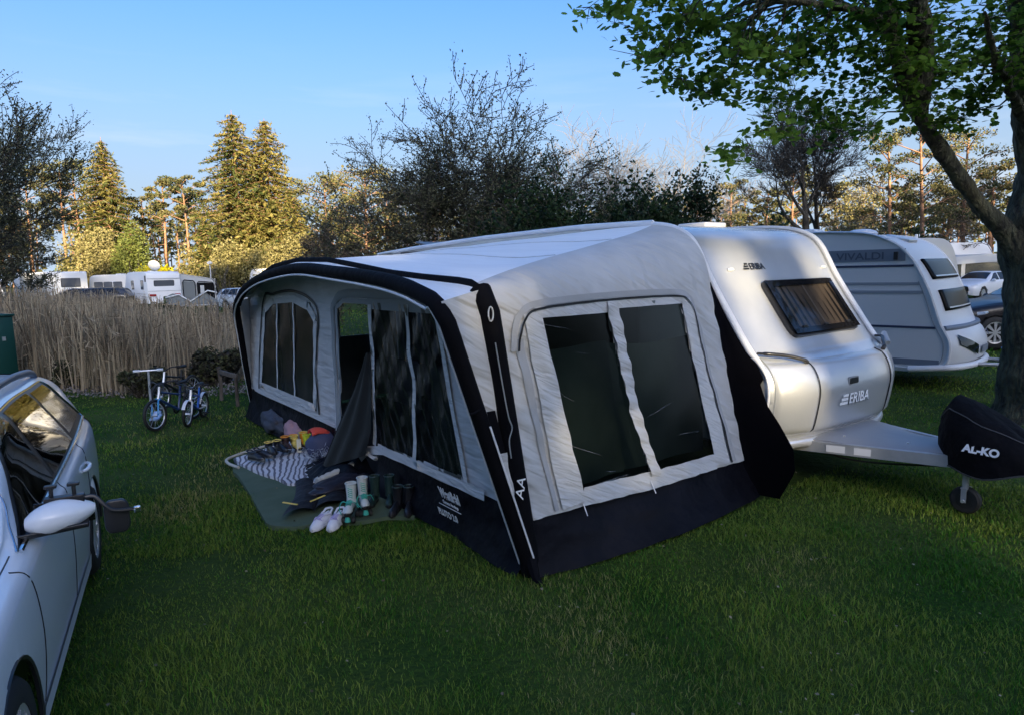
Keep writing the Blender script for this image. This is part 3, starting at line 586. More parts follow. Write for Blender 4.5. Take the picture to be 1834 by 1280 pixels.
for P in (PANE1, PANE2):
    cvx = [Vector((*p, 0)) for p in P]; m_ = MB()
    q = [Vector((.09, 1.82, 0)), Vector((.92, 1.82, 0)), Vector((1.30, .43, 0)), Vector((.46, .45, 0))] if P is PANE1 else [Vector((.92, 1.84, 0)), Vector((1.95, 1.83, 0)), Vector((2.15, .40, 0)), Vector((1.26, .42, 0))]
    m_.grid(lambda a, b: (lambda w_: Vector((w_.x, wu(w_.x, w_.y)-.002, w_.y)))(q[0].lerp(q[1], a).lerp(q[3].lerp(q[2], a), b))+Vector((0, .006*noise.noise(Vector((a*2.2+b*3, b*1.8, 2))), 0)), 24, 30)
    A.part('window_pane', m_, film, smooth=180)
crz = mat('film_crease', (.30, .32, .34), .35, alpha=.35)
for p0, p1, w_ in (((.22, .93), (.70, .72), .0055), ((.25, 1.27), (.42, 1.17), .004), ((.13, 1.74), (.40, 1.69), .004), ((.72, .60), (.85, .57), .004), ((.62, .52), (.98, .52), .006), ((1.25, .92), (1.62, .99), .003), ((1.6, .72), (1.95, .70), .0025), ((.45, 1.52), (.62, 1.49), .003)):
    A.part('film_crease', MB().tube([wall(lerp(p0[0], p1[0], t)+.006*math.sin(t*9), lerp(p0[1], p1[1], t), .012) for t in np.linspace(0, 1, 10)], [w_*math.sin(math.pi*clamp(t*.9+.05)) for t in np.linspace(0, 1, 10)], 5, flat=.5), crz)
bl = MB().grid(lambda a, b: Vector((lerp(.1, 1.05, a)+.2*(1-b), .34+.02*math.sin(a*9), lerp(.42, 1.50+.04*a, b))), 20, 4); bl.grid(lambda a, b: Vector((lerp(.98, 2.3, a)+.05*(1-b), .42+.02*math.sin(a*11), lerp(.40, 1.52-.05*math.sin(a*3), b))), 20, 4)
A.part('inner_curtain', bl, curtain, smooth=180)
# hem band (darker grey arc over the window) and the dark zip beneath it
hem = [(-.12, 1.62), (-.10, 1.80), (.02, 1.875), (.31, 1.895), (.97, 1.905), (1.78, 1.90), (2.03, 1.89), (2.13, 1.80), (2.36, .36)]
def ribbon(surf, pts, w, off, k=6):
    c = catmull([(p[0], 0, p[1]) for p in pts], k); L_, R_ = [], []
    for i, p in enumerate(c):
        d = (c[min(i+1, len(c)-1)]-c[max(i-1, 0)]); n_ = Vector((-d.z, 0, d.x)).normalized()*w/2; L_.append(p+n_); R_.append(p-n_)
    return MB().grid(lambda a, b: (lambda q: surf(q.x, q.z, off))(L_[min(len(c)-1, int(round(b*(len(c)-1))))].lerp(R_[min(len(c)-1, int(round(b*(len(c)-1))))], a)), 2, len(c)-1)
hem = [(-.125, 1.58), (-.115, 1.72), (-.08, 1.81), (.02, 1.87), (.31, 1.895), (.97, 1.905), (1.6, 1.90), (1.93, 1.885), (2.06, 1.84), (2.12, 1.74), (2.20, 1.25), (2.36, .36)]
fab_hem = mat('awning_hem', (.38, .39, .40), .8, bump=.4, bscale=8); A.part('hem_band', ribbon(wall, hem, .048, .016), fab_hem, smooth=180)
A.part('zip', ribbon(wall, [(p[0]+(.035 if p[0] < 1 else -.035)*(1 if p[1] < 1.86 else .3), p[1]-(.035 if p[1] > 1.7 else 0)) for p in hem], .016, .026), zipm, smooth=180)
A.part('side_band', MB().grid(lambda a, b: wall(lerp(.205-.33*b, .24-.29*b, a)+.0, lerp(.42, 1.66, b), .012), 2, 24), fab_hem, smooth=180)
# roof
rf = MB().grid(lambda a, b: (lambda a_, u: Vector((lerp(innv(u), 2.65, a_), u, roofz(a_, u))))(a, lerp(u1(a), UE+.3*a, b)), 50, 110)
A.part('roof', rf, fab_roof, smooth=180)
for av in (.33, .66): A.part('roof_seam', MB().tube([(lerp(innv(u), 2.65, av), u, roofz(av, u)+.002) for u in np.linspace(u1(av)+.02, UE, 30)], .0035, 4), fab_lt)
# canopy between the two beams, and the slanting end gussets
outp = catmull(OUT, 10)
def innp(u): return Vector((innv(u), u, beamz(u)))
can = MB(); no = len(outp)
can.grid(lambda a, b: outp[min(no-1, int(round(b*(no-1))))].lerp(innp(min(6.6, max(.0, outp[min(no-1, int(round(b*(no-1))))].y))), a)+Vector((0, 0, -.02*math.sin(math.pi*a))), 8, no-1)
A.part('canopy', can, fab_roof, smooth=180)
def leg(t, top): return Vector((0, .02, .02)).lerp(Vector(top), t)
gs = MB().grid(lambda a, b: leg(b, (-.65, .01, 1.93)).lerp(leg(b, (-.33, .0, 2.0)), a)+Vector((0, -.004-.01*math.sin(b*11)*math.sin(a*3.1), 0)), 8, 40); A.part('end_gusset', gs, fab, smooth=180)
farb = (.06, 7.0, .02)
gs = MB().grid(lambda a, b: Vector(farb).lerp(outp[-1], b).lerp(Vector((.1, lerp(7.1, 6.85, b), lerp(.02, 1.80, b))), a), 8, 30); A.part('end_gusset', gs, fab, smooth=180)
# black air beams
fb = catmull([farb, (-.03, 6.95, .6), (-.13, 6.8, 1.25), (-.21, 6.6, 1.62), (-.25, 6.25, 1.83)], 6)[:-1]
nbm = [leg(t, (-.65, .01, 1.93)) for t in np.linspace(0, .93, 16)]
path = nbm+[Vector((-.645, .05, 1.90)), Vector((-.635, .16, 1.945))]+outp[6:-3]+[Vector(p) for p in fb[::-1]]
bmb = MB().tube(path, .053, 12); A.part('front_beam', bmb, blackf, smooth=70)
A.part('beam_piping', MB().tube([p+Vector((-.035, .055 if i < 17 else 0, 0 if i < 17 else -.062)) for i, p in enumerate(path)], .010, 6), piping)
ib = [leg(t, (-.33, .0, 2.0)) for t in np.linspace(0, .92, 14)]+[Vector((-.335, .015, 1.93)), Vector((-.33, .06, 1.99))]+[innp(u)+Vector((0, 0, .005)) for u in np.linspace(.16, 6.7, 40)]
A.part('corner_beam', MB().tube(ib[:16], .070, 12), blackf, smooth=70); A.part('roof_band', MB().tube(ib[13:], [.05]*2+[.034]*(len(ib)-15), 8, flat=.6), blackf, smooth=70)
A.part('piping_edge', MB().tube([Vector((-.645+.64*t, -.05, 1.9*(1-t)+.08)) for t in np.linspace(0.45, .98, 8)], .007, 5), piping)
# details on the corner beam: valve loop, mesh patch, tags, logo
lp = [Vector((-.345+.018*math.cos(a), -.075, 1.84+.045*math.sin(a))) for a in np.linspace(0, 6.28, 14)]; A.part('valve_loop', MB().tube(lp, .005, 5), fab_lt)
A.part('mesh_patch', MB().grid(lambda a, b: leg(lerp(.62, .42, b), (-.58+.05*a, -.02, 1.95))+Vector((a*.035, -.012, 0)), 2, 6), blackf)
A.part('buckle_strap', MB().tube([(-.49, -.02, 1.22), (-.46, -.035, 1.225), (-.40, -.03, 1.25)], .010, 5), blackf)
A.part('fabric_tag', MB().grid(lambda a, b: leg(lerp(.30, .47, b), (-.50, -.01, 1.95))+Vector((lerp(-.045, .02, a), -.03-.008*math.sin(b*7), 0)), 3, 6), fab_lt, smooth=180)
A.part('pull_cord', MB().tube(catmull([(-.32, -.08, 1.66), (-.27, -.085, 1.35), (-.24, -.09, 1.18), (-.21, -.085, 1.10), (-.235, -.085, 1.02), (-.22, -.08, .9)], 5), .005, 4), fab_mid)
A.text('logo', 'AA', .10, (-.135, -.085, .60), (.17, 0, 1), (-1, 0, .17), white_print, sx=1.1, shear=.3)
# front wall, its openings
W1 = [(6.38, .56), (5.93, 1.66), (5.5, 1.80), (4.72, 1.84), (4.20, 1.76), (3.97, 1.60), (4.16, .56)]
DOOR = [(3.42, .02), (3.32, 1.0), (3.30, 1.78), (3.1, 1.84), (2.60, 1.84), (2.52, 1.8), (2.45, .02)]
W2 = [(2.44, 1.80), (1.22, 1.80), (.84, .50), (2.48, .46)]
def fw(u, z, off=0.): return Vector((-off+.010*noise.noise(Vector((u*2+z*2, z*2.4, 8)))+.004*math.sin((u-z)*14), u, z))
fwt = lambda u: min(beamz(u)-.01, 2.2)
s = MB().grid(lambda a, b: (lambda u: fw(u, lerp(.43, fwt(u), b)))(lerp(.07, 7.0, a)), 260, 110, lambda a, b: (lambda u: (lambda z: inpoly(u, z, W1) or inpoly(u, z, DOOR) or inpoly(u, z, W2))(lerp(.43, fwt(u), b)))(lerp(.07, 7.0, a)))
A.part('front_wall', s, fab, smooth=180)
def ring(pts, w, off, m, name='window_frame', n=5, closed=True):
    c = catmull([(0, p[0], p[1]) for p in (pts+[pts[0]] if closed else pts)], n)
    A.part(name, MB().tube([fw(p.y, p.z, off) for p in c], w, 6, flat=.3), m, smooth=60)
def segs_strip(pts, w, off, m, name):
    mbx = MB()
    for a, b in zip(pts[:-1], pts[1:]):
        d = Vector((b[0]-a[0], b[1]-a[1])); n_ = Vector((-d.y, d.x)).normalized()*w/2
        mbx.grid(lambda s_, t_: fw(a[0]+d.x*s_+n_.x*(2*t_-1), a[1]+d.y*s_+n_.y*(2*t_-1), off), 8, 2)
    return A.part(name, mbx, m, smooth=180)
segs_strip(W1+[W1[0]], .10, .014, fab_lt, 'window_frame'); segs_strip([(5.33, 1.82), (5.60, .52)], .05, .016, fab_lt, 'window_mullion'); segs_strip([(4.68, 1.84), (4.88, .52)], .05, .016, fab_lt, 'window_mullion')
ring([(6.50, .45), (6.0, 1.74), (5.5, 1.88), (4.7, 1.93), (4.1, 1.84), (3.87, 1.64), (4.06, 1.0), (4.02, .46)], .018, .012, zipm, 'zip', closed=False)
ring([(3.46, .05), (3.44, 1.55), (3.36, 1.82), (3.1, 1.91), (2.5, 1.92), (1.6, 1.92)], .045, .010, fab_mid, 'hem_band', closed=False)
segs_strip([(3.5, .04), (3.47, 1.0), (3.45, 1.7)], .012, .02, piping, 'door_piping')
for i, (a, b) in enumerate(((3.97, 4.9), (4.86, 5.6), (5.32, 6.4))):
    m_ = MB().grid(lambda s_, t_: fw(lerp(a, b, s_), lerp(.52, 1.80, t_), .004) + Vector((.015*noise.noise(Vector((s_*4, t_*4, i))), 0, 0)), 12, 16, lambda s_, t_: not inpoly(lerp(a, b, s_), lerp(.52, 1.80, t_), [(x, y+(.03 if y > 1 else -.03)) for x, y in W1]))
    A.part('window_pane', m_, film, smooth=180)
def cr2(u, z): return .03*noise.noise(Vector((u*6+z*3.4, z*1.4, 4)))+.012*math.sin((u*1.2-z*.5)*38)*clamp(z)
for a, b, am, bm_ in ((1.66, 2.50, 1.64, 2.5), (.80, 1.64, .84, 1.66)):
    m_ = MB().grid(lambda s_, t_: (lambda z: (lambda u: fw(u, z, .004)+Vector((cr2(u, z), 0, 0)))(lerp(lerp(1.22 if a < 1 else 1.66, .82 if a < 1 else 1.64, 1-t_), 1.66 if a < 1 else 2.48, s_)))(lerp(.46, 1.84, t_)), 30, 30)
    A.part('window_pane', m_, film2, smooth=180)
segs_strip([(2.46, 1.82), (2.44, 1.2), (2.50, .44)], .07, .02, fab_lt, 'window_frame'); segs_strip([(2.50, 1.825), (1.17, 1.825)], .10, .018, fab_mid, 'window_frame'); segs_strip([(3.43, .05), (3.33, 1.0), (3.31, 1.77), (3.1, 1.845), (2.5, 1.845)], .05, .016, fab_mid, 'door_border'); segs_strip([(1.20, 1.84), (.82, .46)], .06, .02, fab_lt, 'window_frame'); segs_strip([(1.67, 1.84), (1.68, 1.45), (1.61, 1.2), (1.66, .46)], .06, .024, fab_lt, 'window_mullion')
segs_strip([(3.0, .13), (2.66, .36), (2.3, .43), (1.6, .44), (.55, .44)], .085, .03, fab_lt, 'hem_band'); segs_strip([(6.52, .47), (3.5, .47)], .07, .022, fab_lt, 'hem_band')
m_ = MB().grid(lambda a, b: Vector((.20+.02*math.sin(a*14), lerp(.5, 1.75, a), lerp(.35, 1.25+.03*a, b))), 20, 4); m_.grid(lambda a, b: Vector((.25+.02*math.sin(a*14), lerp(3.98, 4.75, a), lerp(.35, 1.72, b))), 12, 4); A.part('inner_curtain', m_, curtain, smooth=180)
# loose door panel pulled outwards, lying to the ground
def flap(a, b):
    top = Vector((-.01, 2.52, 1.35)); L0 = [Vector((-.01, 2.54, 1.36)), Vector((-.10, 2.75, .98)), Vector((-.22, 3.02, .5)), Vector((-.32, 3.2, .10))]; R0_ = [Vector((-.02, 2.47, 1.36)), Vector((-.03, 2.46, 1.0)), Vector((-.05, 2.47, .6)), Vector((-.10, 2.55, .34))]
    k = b*3; i = min(2, int(k)); f = k-i; p = L0[i].lerp(L0[i+1], f).lerp(R0_[i].lerp(R0_[i+1], f), a); return p+Vector((.03*math.sin(a*3.1)*-1+.012*math.sin(a*16+b*3), 0, 0))
A.part('door_flap', MB().grid(flap, 14, 22), mat('flap_mesh', (.009, .010, .010), .6, bump=.5, bscale=6), smooth=180)
A.part('flap_zip', MB().tube([flap(0, b) for b in np.linspace(0, 1, 14)], .007, 4), zipm)
# black crumpled lower door, lying on the ground sheet
def heap(a, b):
    u = lerp(2.35, 3.75, a); v = lerp(-.50+.18*abs(a-.4), .02, b); e = math.sin(math.pi*clamp(a))*math.sin(math.pi*clamp(b*.55+.02)); z = .03+.20*e*(1+.6*noise.noise(Vector((u*4, v*7, 0))))+.03*noise.noise(Vector((u*9, v*9, 2))); return Vector((v, u, max(.012, z)))
A.part('lower_door', MB().grid(heap, 40, 18), mud, smooth=180)
# mud skirts with the flap on the grass
def sk(u0, u1_, zt, flare):
    return lambda a, b: (lambda u: Vector((-flare*(1-b)**2.2*(1+.5*noise.noise(Vector((u*1.5, 0, 0))))-.015*noise.noise(Vector((u*3, b*3, 0))), u, lerp(.012, zt(u), b)+.0)))(lerp(u0, u1_, a))
A.part('mud_skirt', MB().grid(sk(.05, 2.45, lambda u: interp(u, [0, .15, .5, 2.5], [.22, .40, .43, .44]), .10), 60, 12), mud, smooth=180)
A.part('mud_skirt', MB().grid(sk(3.45, 7.02, lambda u: .45, .12), 60, 12), mud, smooth=180)
def sks(a, b):
    v = lerp(-.02, 2.62, a); zt = lerp(.42, .33, a); fl = .17*math.sin(math.pi*clamp(a*.82+.12))*(1-b)**2+.02*noise.noise(Vector((v*2.3, b*3, 1))); return Vector((v, wu(v, zt)*b-fl-.012*(1-b)+.022*b, lerp(.012+.006*noise.noise(Vector((v*5, 0, 0))), zt+.01, b)))
A.part('mud_skirt', MB().grid(sks, 70, 14), mud, smooth=180)
A.part('peg_strap', MB().tube([(-.03, -.02, .14), (-.05, -.10, .03), (-.05, -.17, .0)], [.045, .03, .012], 6), blackf)
for v in (.47, 1.22): A.part('zip_pull', MB().tube([wall(v, .42, .03), wall(v+.01, .33, .05)], .005, 4), piping)
# black draught flap between side wall and caravan
CPROF = [(7.9, 2.44), (6.5, 2.50), (4.5, 2.555), (2.4, 2.57), (1.75, 2.56), (1.29, 2.53), (1.0, 2.465), (.79, 2.32), (.59, 1.97), (.36, 1.62), (.15, 1.32), (.05, 1.22), (-.03, 1.10), (-.06, .95), (-.04, .75), (.0, .55), (.06, .42)]
def cprof_u(z): return interp(z, [.42, .55, .75, .95, 1.10, 1.22, 1.32, 1.62, 1.97, 2.32], [.06, .0, -.04, -.06, -.03, .05, .15, .36, .59, .79])
def fl(a, b):
    z = lerp(.02, 1.95, b); vL = 2.50+.02*(1.9-z); uR = cprof_u(z) if z > 1.05 else interp(z, [.02, .3, .5, .7, .85, 1.05], [-.22, -.36, -.34, -.20, -.08, 0.0]); uL = wu(2.5, z)+.02
    return Vector((lerp(vL, 2.635, a**.5), lerp(uL, uR, a)+.015*noise.noise(Vector((a*3, b*5, 0))), z))
A.part('draught_flap', MB().grid(fl, 14, 40), mat('flap_black', (.002, .002, .0035), .8, spec=.05, bump=.4, bscale=5), smooth=180)
# inside: back lining, far end wall with its window, ground sheet
A.part('floor_sheet', MB().grid(lambda a, b: Vector((lerp(.03, 2.6, a), lerp(.1, UE, b), .012)), 2, 2), interior)
FW = [(1.52, 1.05), (1.52, 1.68), (2.15, 1.68), (2.15, 1.05)]
A.part('end_wall', MB().grid(lambda a, b: Vector((lerp(.05, 2.65, a), UE+.3*a, lerp(.02, roofz(a, UE)-.02, b))), 80, 60, lambda a, b: inpoly(lerp(.05, 2.65, a), lerp(.02, roofz(a, UE)-.02, b), FW)), fab_mid, smooth=180)
segx = MB(); [segx.box((1.835+dx, UE+.19, z), s_) for dx, z, s_ in ((0, 1.06, (.72, .03, .07)), (0, 1.68, (.72, .03, .07)), (-.32, 1.37, (.07, .03, .68)), (.32, 1.37, (.07, .03, .68)))]; A.part('end_window_frame', segx, fab_mid)
A.part('back_lining', MB().grid(lambda a, b: Vector((2.64, lerp(1.5, UE, a), lerp(.02, railz(4)-.04, b))), 2, 2), interior)
A.text('lettering', 'Westfield', .125, (-.075, 1.12, .300), (0, -1, 0), (-.3, 0, 1), white_print, bold=.006, sx=.62)
A.text('lettering', 'Caravan Awnings', .045, (-.088, 1.06, .262), (0, -1, 0), (-.3, 0, 1), white_print, bold=.001, sx=.75)
A.part('printed_line', MB().box((-.094, .95, .246), (.002, .34, .005)), white_print)
A.text('lettering', 'PLUTO 2.0', .085, (-.105, 1.10, .168), (0, -1, 0), (-.3, 0, 1), white_print, bold=.003, sx=.75)
# strap and handles seen through the door
A.part('storage_pocket', MB().box((.7, 3.2, .9), (.04, .8, .5)), interior)

# ================================================================== THE CARAVAN
silver = mat('caravan_silver', (.51, .53, .55), .26, metal=.4, col2=(.56, .58, .60), nscale=3, coat=.35, bump=.06, bscale=25, bdist=.01)
silver_l = mat('caravan_locker_silver', (.49, .51, .53), .30, metal=.4, coat=.3, bump=.10, bscale=30, bdist=.01)
cwhite = mat('caravan_white', (.74, .75, .77), .35, coat=.3)
trimw = mat('trim_aluminium', (.70, .71, .73), .28, metal=.6)
rubber = mat('rubber', (.015, .015, .015), .7)
plastic_b = mat('black_plastic', (.02, .02, .022), .35)
glass_d = mat('dark_glass', (.010, .010, .012), .06, spec=.5)
wglass = clear_film('window_glass', (.50, .47, .44), .10, .03, .02)
curt = mat('brown_curtain', (.20, .17, .14), .9, col2=(.30, .26, .22), nscale=2)
galv = mat('galvanised', (.42, .43, .45), .5, metal=.5, col2=(.52, .53, .55), nscale=6)
VC = 3.80; HWD = 1.14
K = Thing('caravan', 'silver white caravan with sloping front window, attached to the awning', 'caravan', tuple(OA), RA, shift=(VC, 3.5, 0))
prof = catmull([(0, u, z) for u, z in CPROF[3:]], 5)
def bow(z): return interp(z, [.42, .6, .95, 1.18, 1.27, 1.5, 2.1, 2.5, 2.6], [.20, .27, .28, .26, .09, .07, .05, .02, 0])
def cpt(v, s_, off=0.):
    i = s_*(len(prof)-1); k = min(len(prof)-2, int(i)); p = prof[k].lerp(prof[k+1], i-k); t = (v-VC)/HWD; b = bow(p.z)*(1-abs(t)**3.2)
    if off:
        q = prof[k+1]-prof[k]; n_ = Vector((0, q.z, -q.y)).normalized(); n_ = -n_ if n_.y > 0 and p.z < 2.3 else n_
        if n_.z < -.3: n_ = -n_
        return Vector((v, p.y-b, p.z))+n_*off
    return Vector((v, p.y-b, p.z))
sz_ = np.array([p.z for p in prof])
def s_of(z):                             # profile parameter of a height on the front
    for i in range(8, len(prof)-1):
        if prof[i].z >= z >= prof[i+1].z: return (i+(prof[i].z-z)/(prof[i].z-prof[i+1].z))/(len(prof)-1)
    return 1.
body = MB(); body.grid(lambda a, b: cpt(VC-HWD+2*HWD*a, b), 40, 90)
for sgn in (-1, 1):
    vv = VC+sgn*HWD; pl = [Vector((vv, p.y, p.z)) for p in prof]; n_ = len(pl)
    body.add(pl+[Vector((vv, 7.6, .42)), Vector((vv, 7.85, .8)), Vector((vv, 7.9, 2.44)), Vector((vv, 4.5, 2.555))], [tuple(range(n_+4))])
body.add([(VC-HWD, 7.6, .42), (VC+HWD, 7.6, .42), (VC+HWD, 7.85, .8), (VC-HWD, 7.85, .8), (VC-HWD, 7.9, 2.44), (VC+HWD, 7.9, 2.44), (VC-HWD, 4.5, 2.555), (VC+HWD, 4.5, 2.555), (VC-HWD, prof[0].y, prof[0].z), (VC+HWD, prof[0].y, prof[0].z), (VC-HWD, .06, .42), (VC+HWD, .06, .42)], [(0, 1, 2, 3), (3, 2, 5, 4), (4, 5, 7, 6), (6, 7, 9, 8), (0, 1, 11, 10)])
K.part('body', body, silver, smooth=40)
for sgn in (-1, 1):
    vv = VC+sgn*(HWD-.0)
    K.part('edge_rail', MB().tube([(vv, p.y-.012, p.z+.01) for p in prof], [.040 if p.z > 1.3 else lerp(.014, .040, clamp((p.z-1.1)/.2)) for p in prof], 10, flat=.8), cwhite, smooth=70)
    K.part('rail_seam', MB().tube([(vv-sgn*.055, cpt(vv-sgn*.055, i/60).y-.004, cpt(vv-sgn*.055, i/60).z+.004) for i in range(61)], .006, 5), fab_mid)
K.part('roof_rail', MB().tube([(VC-HWD-.01, u, interp(u, [1.3, 2.4, 4.5, 6.5, 7.9], [2.56, 2.59, 2.575, 2.52, 2.46])) for u in np.linspace(1.3, 7.9, 20)], .03, 8), cwhite, smooth=70)
# locker with three lids standing proud, top ledge and grooves
s1, s2 = s_of(1.215), s_of(.54)
def lid(va, vb, name, off=.022):
    mbx = MB().grid(lambda a, b: cpt(lerp(va, vb, a), lerp(s1, s2, b), off*min(1, 12*min(a, 1-a, b, 1-b)+.1)), 24, 24); return K.part(name, mbx, silver_l, smooth=50)
lid(VC-HWD+.05, 3.12, 'locker_corner'); l_ = lid(3.135, 4.46, 'locker_lid'); lid(4.475, VC+HWD-.05, 'locker_corner')
for va in (3.127, 4.468): K.part('lid_seam', MB().tube([cpt(va, lerp(s1, s2, t), .010) for t in np.linspace(0, 1, 16)], .006, 5), plastic_b)
K.part('locker_lock', MB().prism([cpt(3.60, s_of(1.0), .022)+Vector((x, -.012, z)) for x, z in rrect(.15, .055, .012, 2)], (0, .03, 0)), plastic_b, parent=l_)
K.part('lock_surround', MB().prism([cpt(3.60, s_of(1.0), .022)+Vector((x, -.005, z)) for x, z in rrect(.18, .078, .016, 2)], (0, .03, 0)), fab_mid, parent=l_)
# window
def wsurf(v, z, off): return cpt(v, s_of(z), off)
def rpatch(cor, off, inset=0., nseg=5, rad=.08):
    """rounded quad of (v,z) corners on the front panel"""
    P = [Vector((c[0], c[1], 0)) for c in cor]; c0 = sum(P, Vector())/4; P = [c0+(p-c0)*(1-inset) for p in P]; o = []
    for i in range(4):
        a, b, c = P[i-1], P[i], P[(i+1) % 4]; ra = min(rad, (a-b).length*.4); p, q = b+(a-b).normalized()*ra, b+(c-b).normalized()*ra
        for k in range(nseg+1): t = k/nseg; o.append(p*(1-t)**2+b*2*t*(1-t)+q*t*t)
    return [wsurf(p.x, p.y, off) for p in o]
WQ = [(3.33, 1.925), (4.66, 1.925), (4.62, 1.385), (3.33, 1.385)]
wp = rpatch(WQ, .004); wf = K.part('window_frame', MB().prism(wp, (0, -.026, .02)), plastic_b, smooth=30)
cu_ = MB(); w0, w1_, z0, z1_ = 3.42, 4.56, 1.44, 1.875
cu_.grid(lambda a, b: wsurf(lerp(w0, w1_, a), lerp(z0, z1_, b), .036+.006*math.sin(a*70)), 90, 4); K.part('curtain', cu_, curt, parent=wf, smooth=180)
K.part('curtain_gap', MB().grid(lambda a, b: wsurf(lerp(3.97, 4.0, a), lerp(z0, z1_, b), .045), 1, 4), mat('pale_lining', (.42, .39, .36), .9), parent=wf, smooth=180)
K.part('window_glass', MB().grid(lambda a, b: wsurf(lerp(w0-.05, w1_+.05, a), lerp(z0-.03, z1_+.03, b), .056), 12, 8), wglass, parent=wf, smooth=180)
g_ = MB()
for a, b, c, d in ((w0-.06, w1_+.06, z0-.04, z0+.01), (w0-.06, w1_+.06, z1_-.02, z1_+.035), (w0-.06, w0+.015, z0, z1_), (w1_-.015, w1_+.06, z0, z1_)): g_.grid(lambda s_, t_: wsurf(lerp(a, b, s_), lerp(c, d, t_), .060), 10, 2)
K.part('glass_border', g_, glass_d, parent=wf)
for vq in (3.55, 3.95, 4.4): K.part('catch', MB().box(wsurf(vq, 1.455, .065), (.07, .015, .02)), plastic_b, parent=wf)
# grab handles and side marker lights
for sgn in (-1, 1):
    v0 = VC+sgn*1.10; pts = [cpt(v0, s_of(1.28), .03), cpt(v0-sgn*.03, s_of(1.255), .06)+Vector((0, -.03, 0)), cpt(v0-sgn*.2, s_of(1.235), .06)+Vector((0, -.03, 0)), cpt(v0-sgn*.33, s_of(1.20), .06), cpt(v0-sgn*.38, s_of(1.19), .03)]
    K.part('grab_handle', MB().tube(catmull(pts, 5), [.012]*4+[.018]*12+[.022]*5, 8), plastic_b if sgn < 0 else plastic_b, smooth=60)
K.part('handle_sleeve', MB().tube([(VC+1.0, -.10, 1.24), (VC+1.12, .0, 1.33)], .03, 8), trimw)
for v_ in (3.0, 4.72): K.part('marker_light', MB().ball(cpt(v_, s_of(2.06), .01), (.05, .02, .018)), cwhite)
# lettering
bk = mat('black_letter', (.01, .01, .01), .4)
z_ = 2.075; xd1 = (cpt(3.55, s_of(2.055))-cpt(3.20, s_of(2.055))).normalized(); pO = cpt(3.20, s_of(z_-.02), .010); yd = (cpt(3.4, s_of(2.12))-cpt(3.4, s_of(2.07))).normalized()
def bars(org, xd, yd, h, w, m, parent=None, ext=.003):
    mbx = MB(); x = Vector(xd).normalized(); y = Vector(yd).normalized(); nrm = x.cross(y)
    for k in range(3): o_ = Vector(org)+y*(h*(.0+.37*k)); q = [o_+x*(.02*k), o_+x*w, o_+x*w+y*h*.24, o_+x*(.02*k)+y*h*.24]; mbx.prism(q, nrm*ext)
    return K.part('emblem', mbx, m, parent=parent)
bars(pO, xd1, yd, .075, .085, bk); K.text('lettering', 'ERIBA', .105, pO+xd1*.105, xd1, yd, bk, bold=.0015, sx=.92)
lw = mat('pale_letter', (.90, .91, .93), .4); lsh = mat('letter_rim', (.22, .23, .25), .5); xd2 = (cpt(3.85, s_of(.84))-cpt(3.36, s_of(.84))).normalized(); pL = cpt(3.36, s_of(.80), .046); ydl = (cpt(3.6, s_of(.95))-cpt(3.6, s_of(.82))).normalized()
for ob in (bars(pL, xd2, ydl, .10, .13, lw, l_), K.text('lettering', 'ERIBA', .14, pL+xd2*.155, xd2, ydl, lw, parent=l_, bold=.002, sx=.98), K.text('lettering_rim', 'ERIBA', .14, pL+xd2*.155+Vector((.004, .004, -.006)), xd2, ydl, lsh, parent=l_, bold=.005, sx=.98)): pass
# bumper, A-frame, cover plate
def bpt(v, z, off=0.): t = (v-VC)/HWD; return Vector((v, .06-.22*(1-abs(t)**3)-off, z))
K.part('bumper', MB().grid(lambda a, b: bpt(lerp(VC-HWD+.05, VC+HWD, a), lerp(.40, .49, b), .05+.025*math.sin(b*math.pi)), 24, 5), trimw, smooth=180, solid=.02)
K.part('bumper_gap', MB().grid(lambda a, b: bpt(lerp(VC-HWD+.05, VC+HWD, a), lerp(.42, .56, b), .01), 24, 2), rubber)
for sgn in (-1, 1):
    a, b = Vector((VC+sgn*.78, .35, .40)), Vector((VC+sgn*.07, -1.75, .42)); K.part('drawbar_beam', MB().prism([a+Vector((-.025, 0, -.05)), a+Vector((.025, 0, -.05)), a+Vector((.025, 0, .05)), a+Vector((-.025, 0, .05))], b-a), galv)
cp = MB().grid(lambda a, b: Vector((VC+lerp(-1, 1, a)*lerp(.66, .16, b), lerp(-.02, -1.38, b), .505-.05*abs(2*a-1)**3+.015*math.sin(b*9))), 20, 24); cpl = K.part('drawbar_cover', cp, mat('cover_grey', (.33, .34, .36), .45, metal=.3, bump=.2, bscale=12), smooth=60, solid=.015)
cs = MB().grid(lambda a, b: Vector((VC-lerp(.665, .165, b)-.012, lerp(-.02, -1.38, b), lerp(.355, .455, a))), 3, 20); K.part('cover_side', cs, mat('cover_side_grey', (.48, .49, .52), .4, metal=.4), smooth=180, solid=.01)
for t0, t1 in ((.22, .33), (.38, .48), (.52, .62)):
    K.part('sticker', MB().grid(lambda a, b: Vector((VC-lerp(.665, .165, b*(t1-t0)+t0)-.034, lerp(-.02, -1.38, b*(t1-t0)+t0), lerp(.375, .440, a))), 1, 1), white_print)
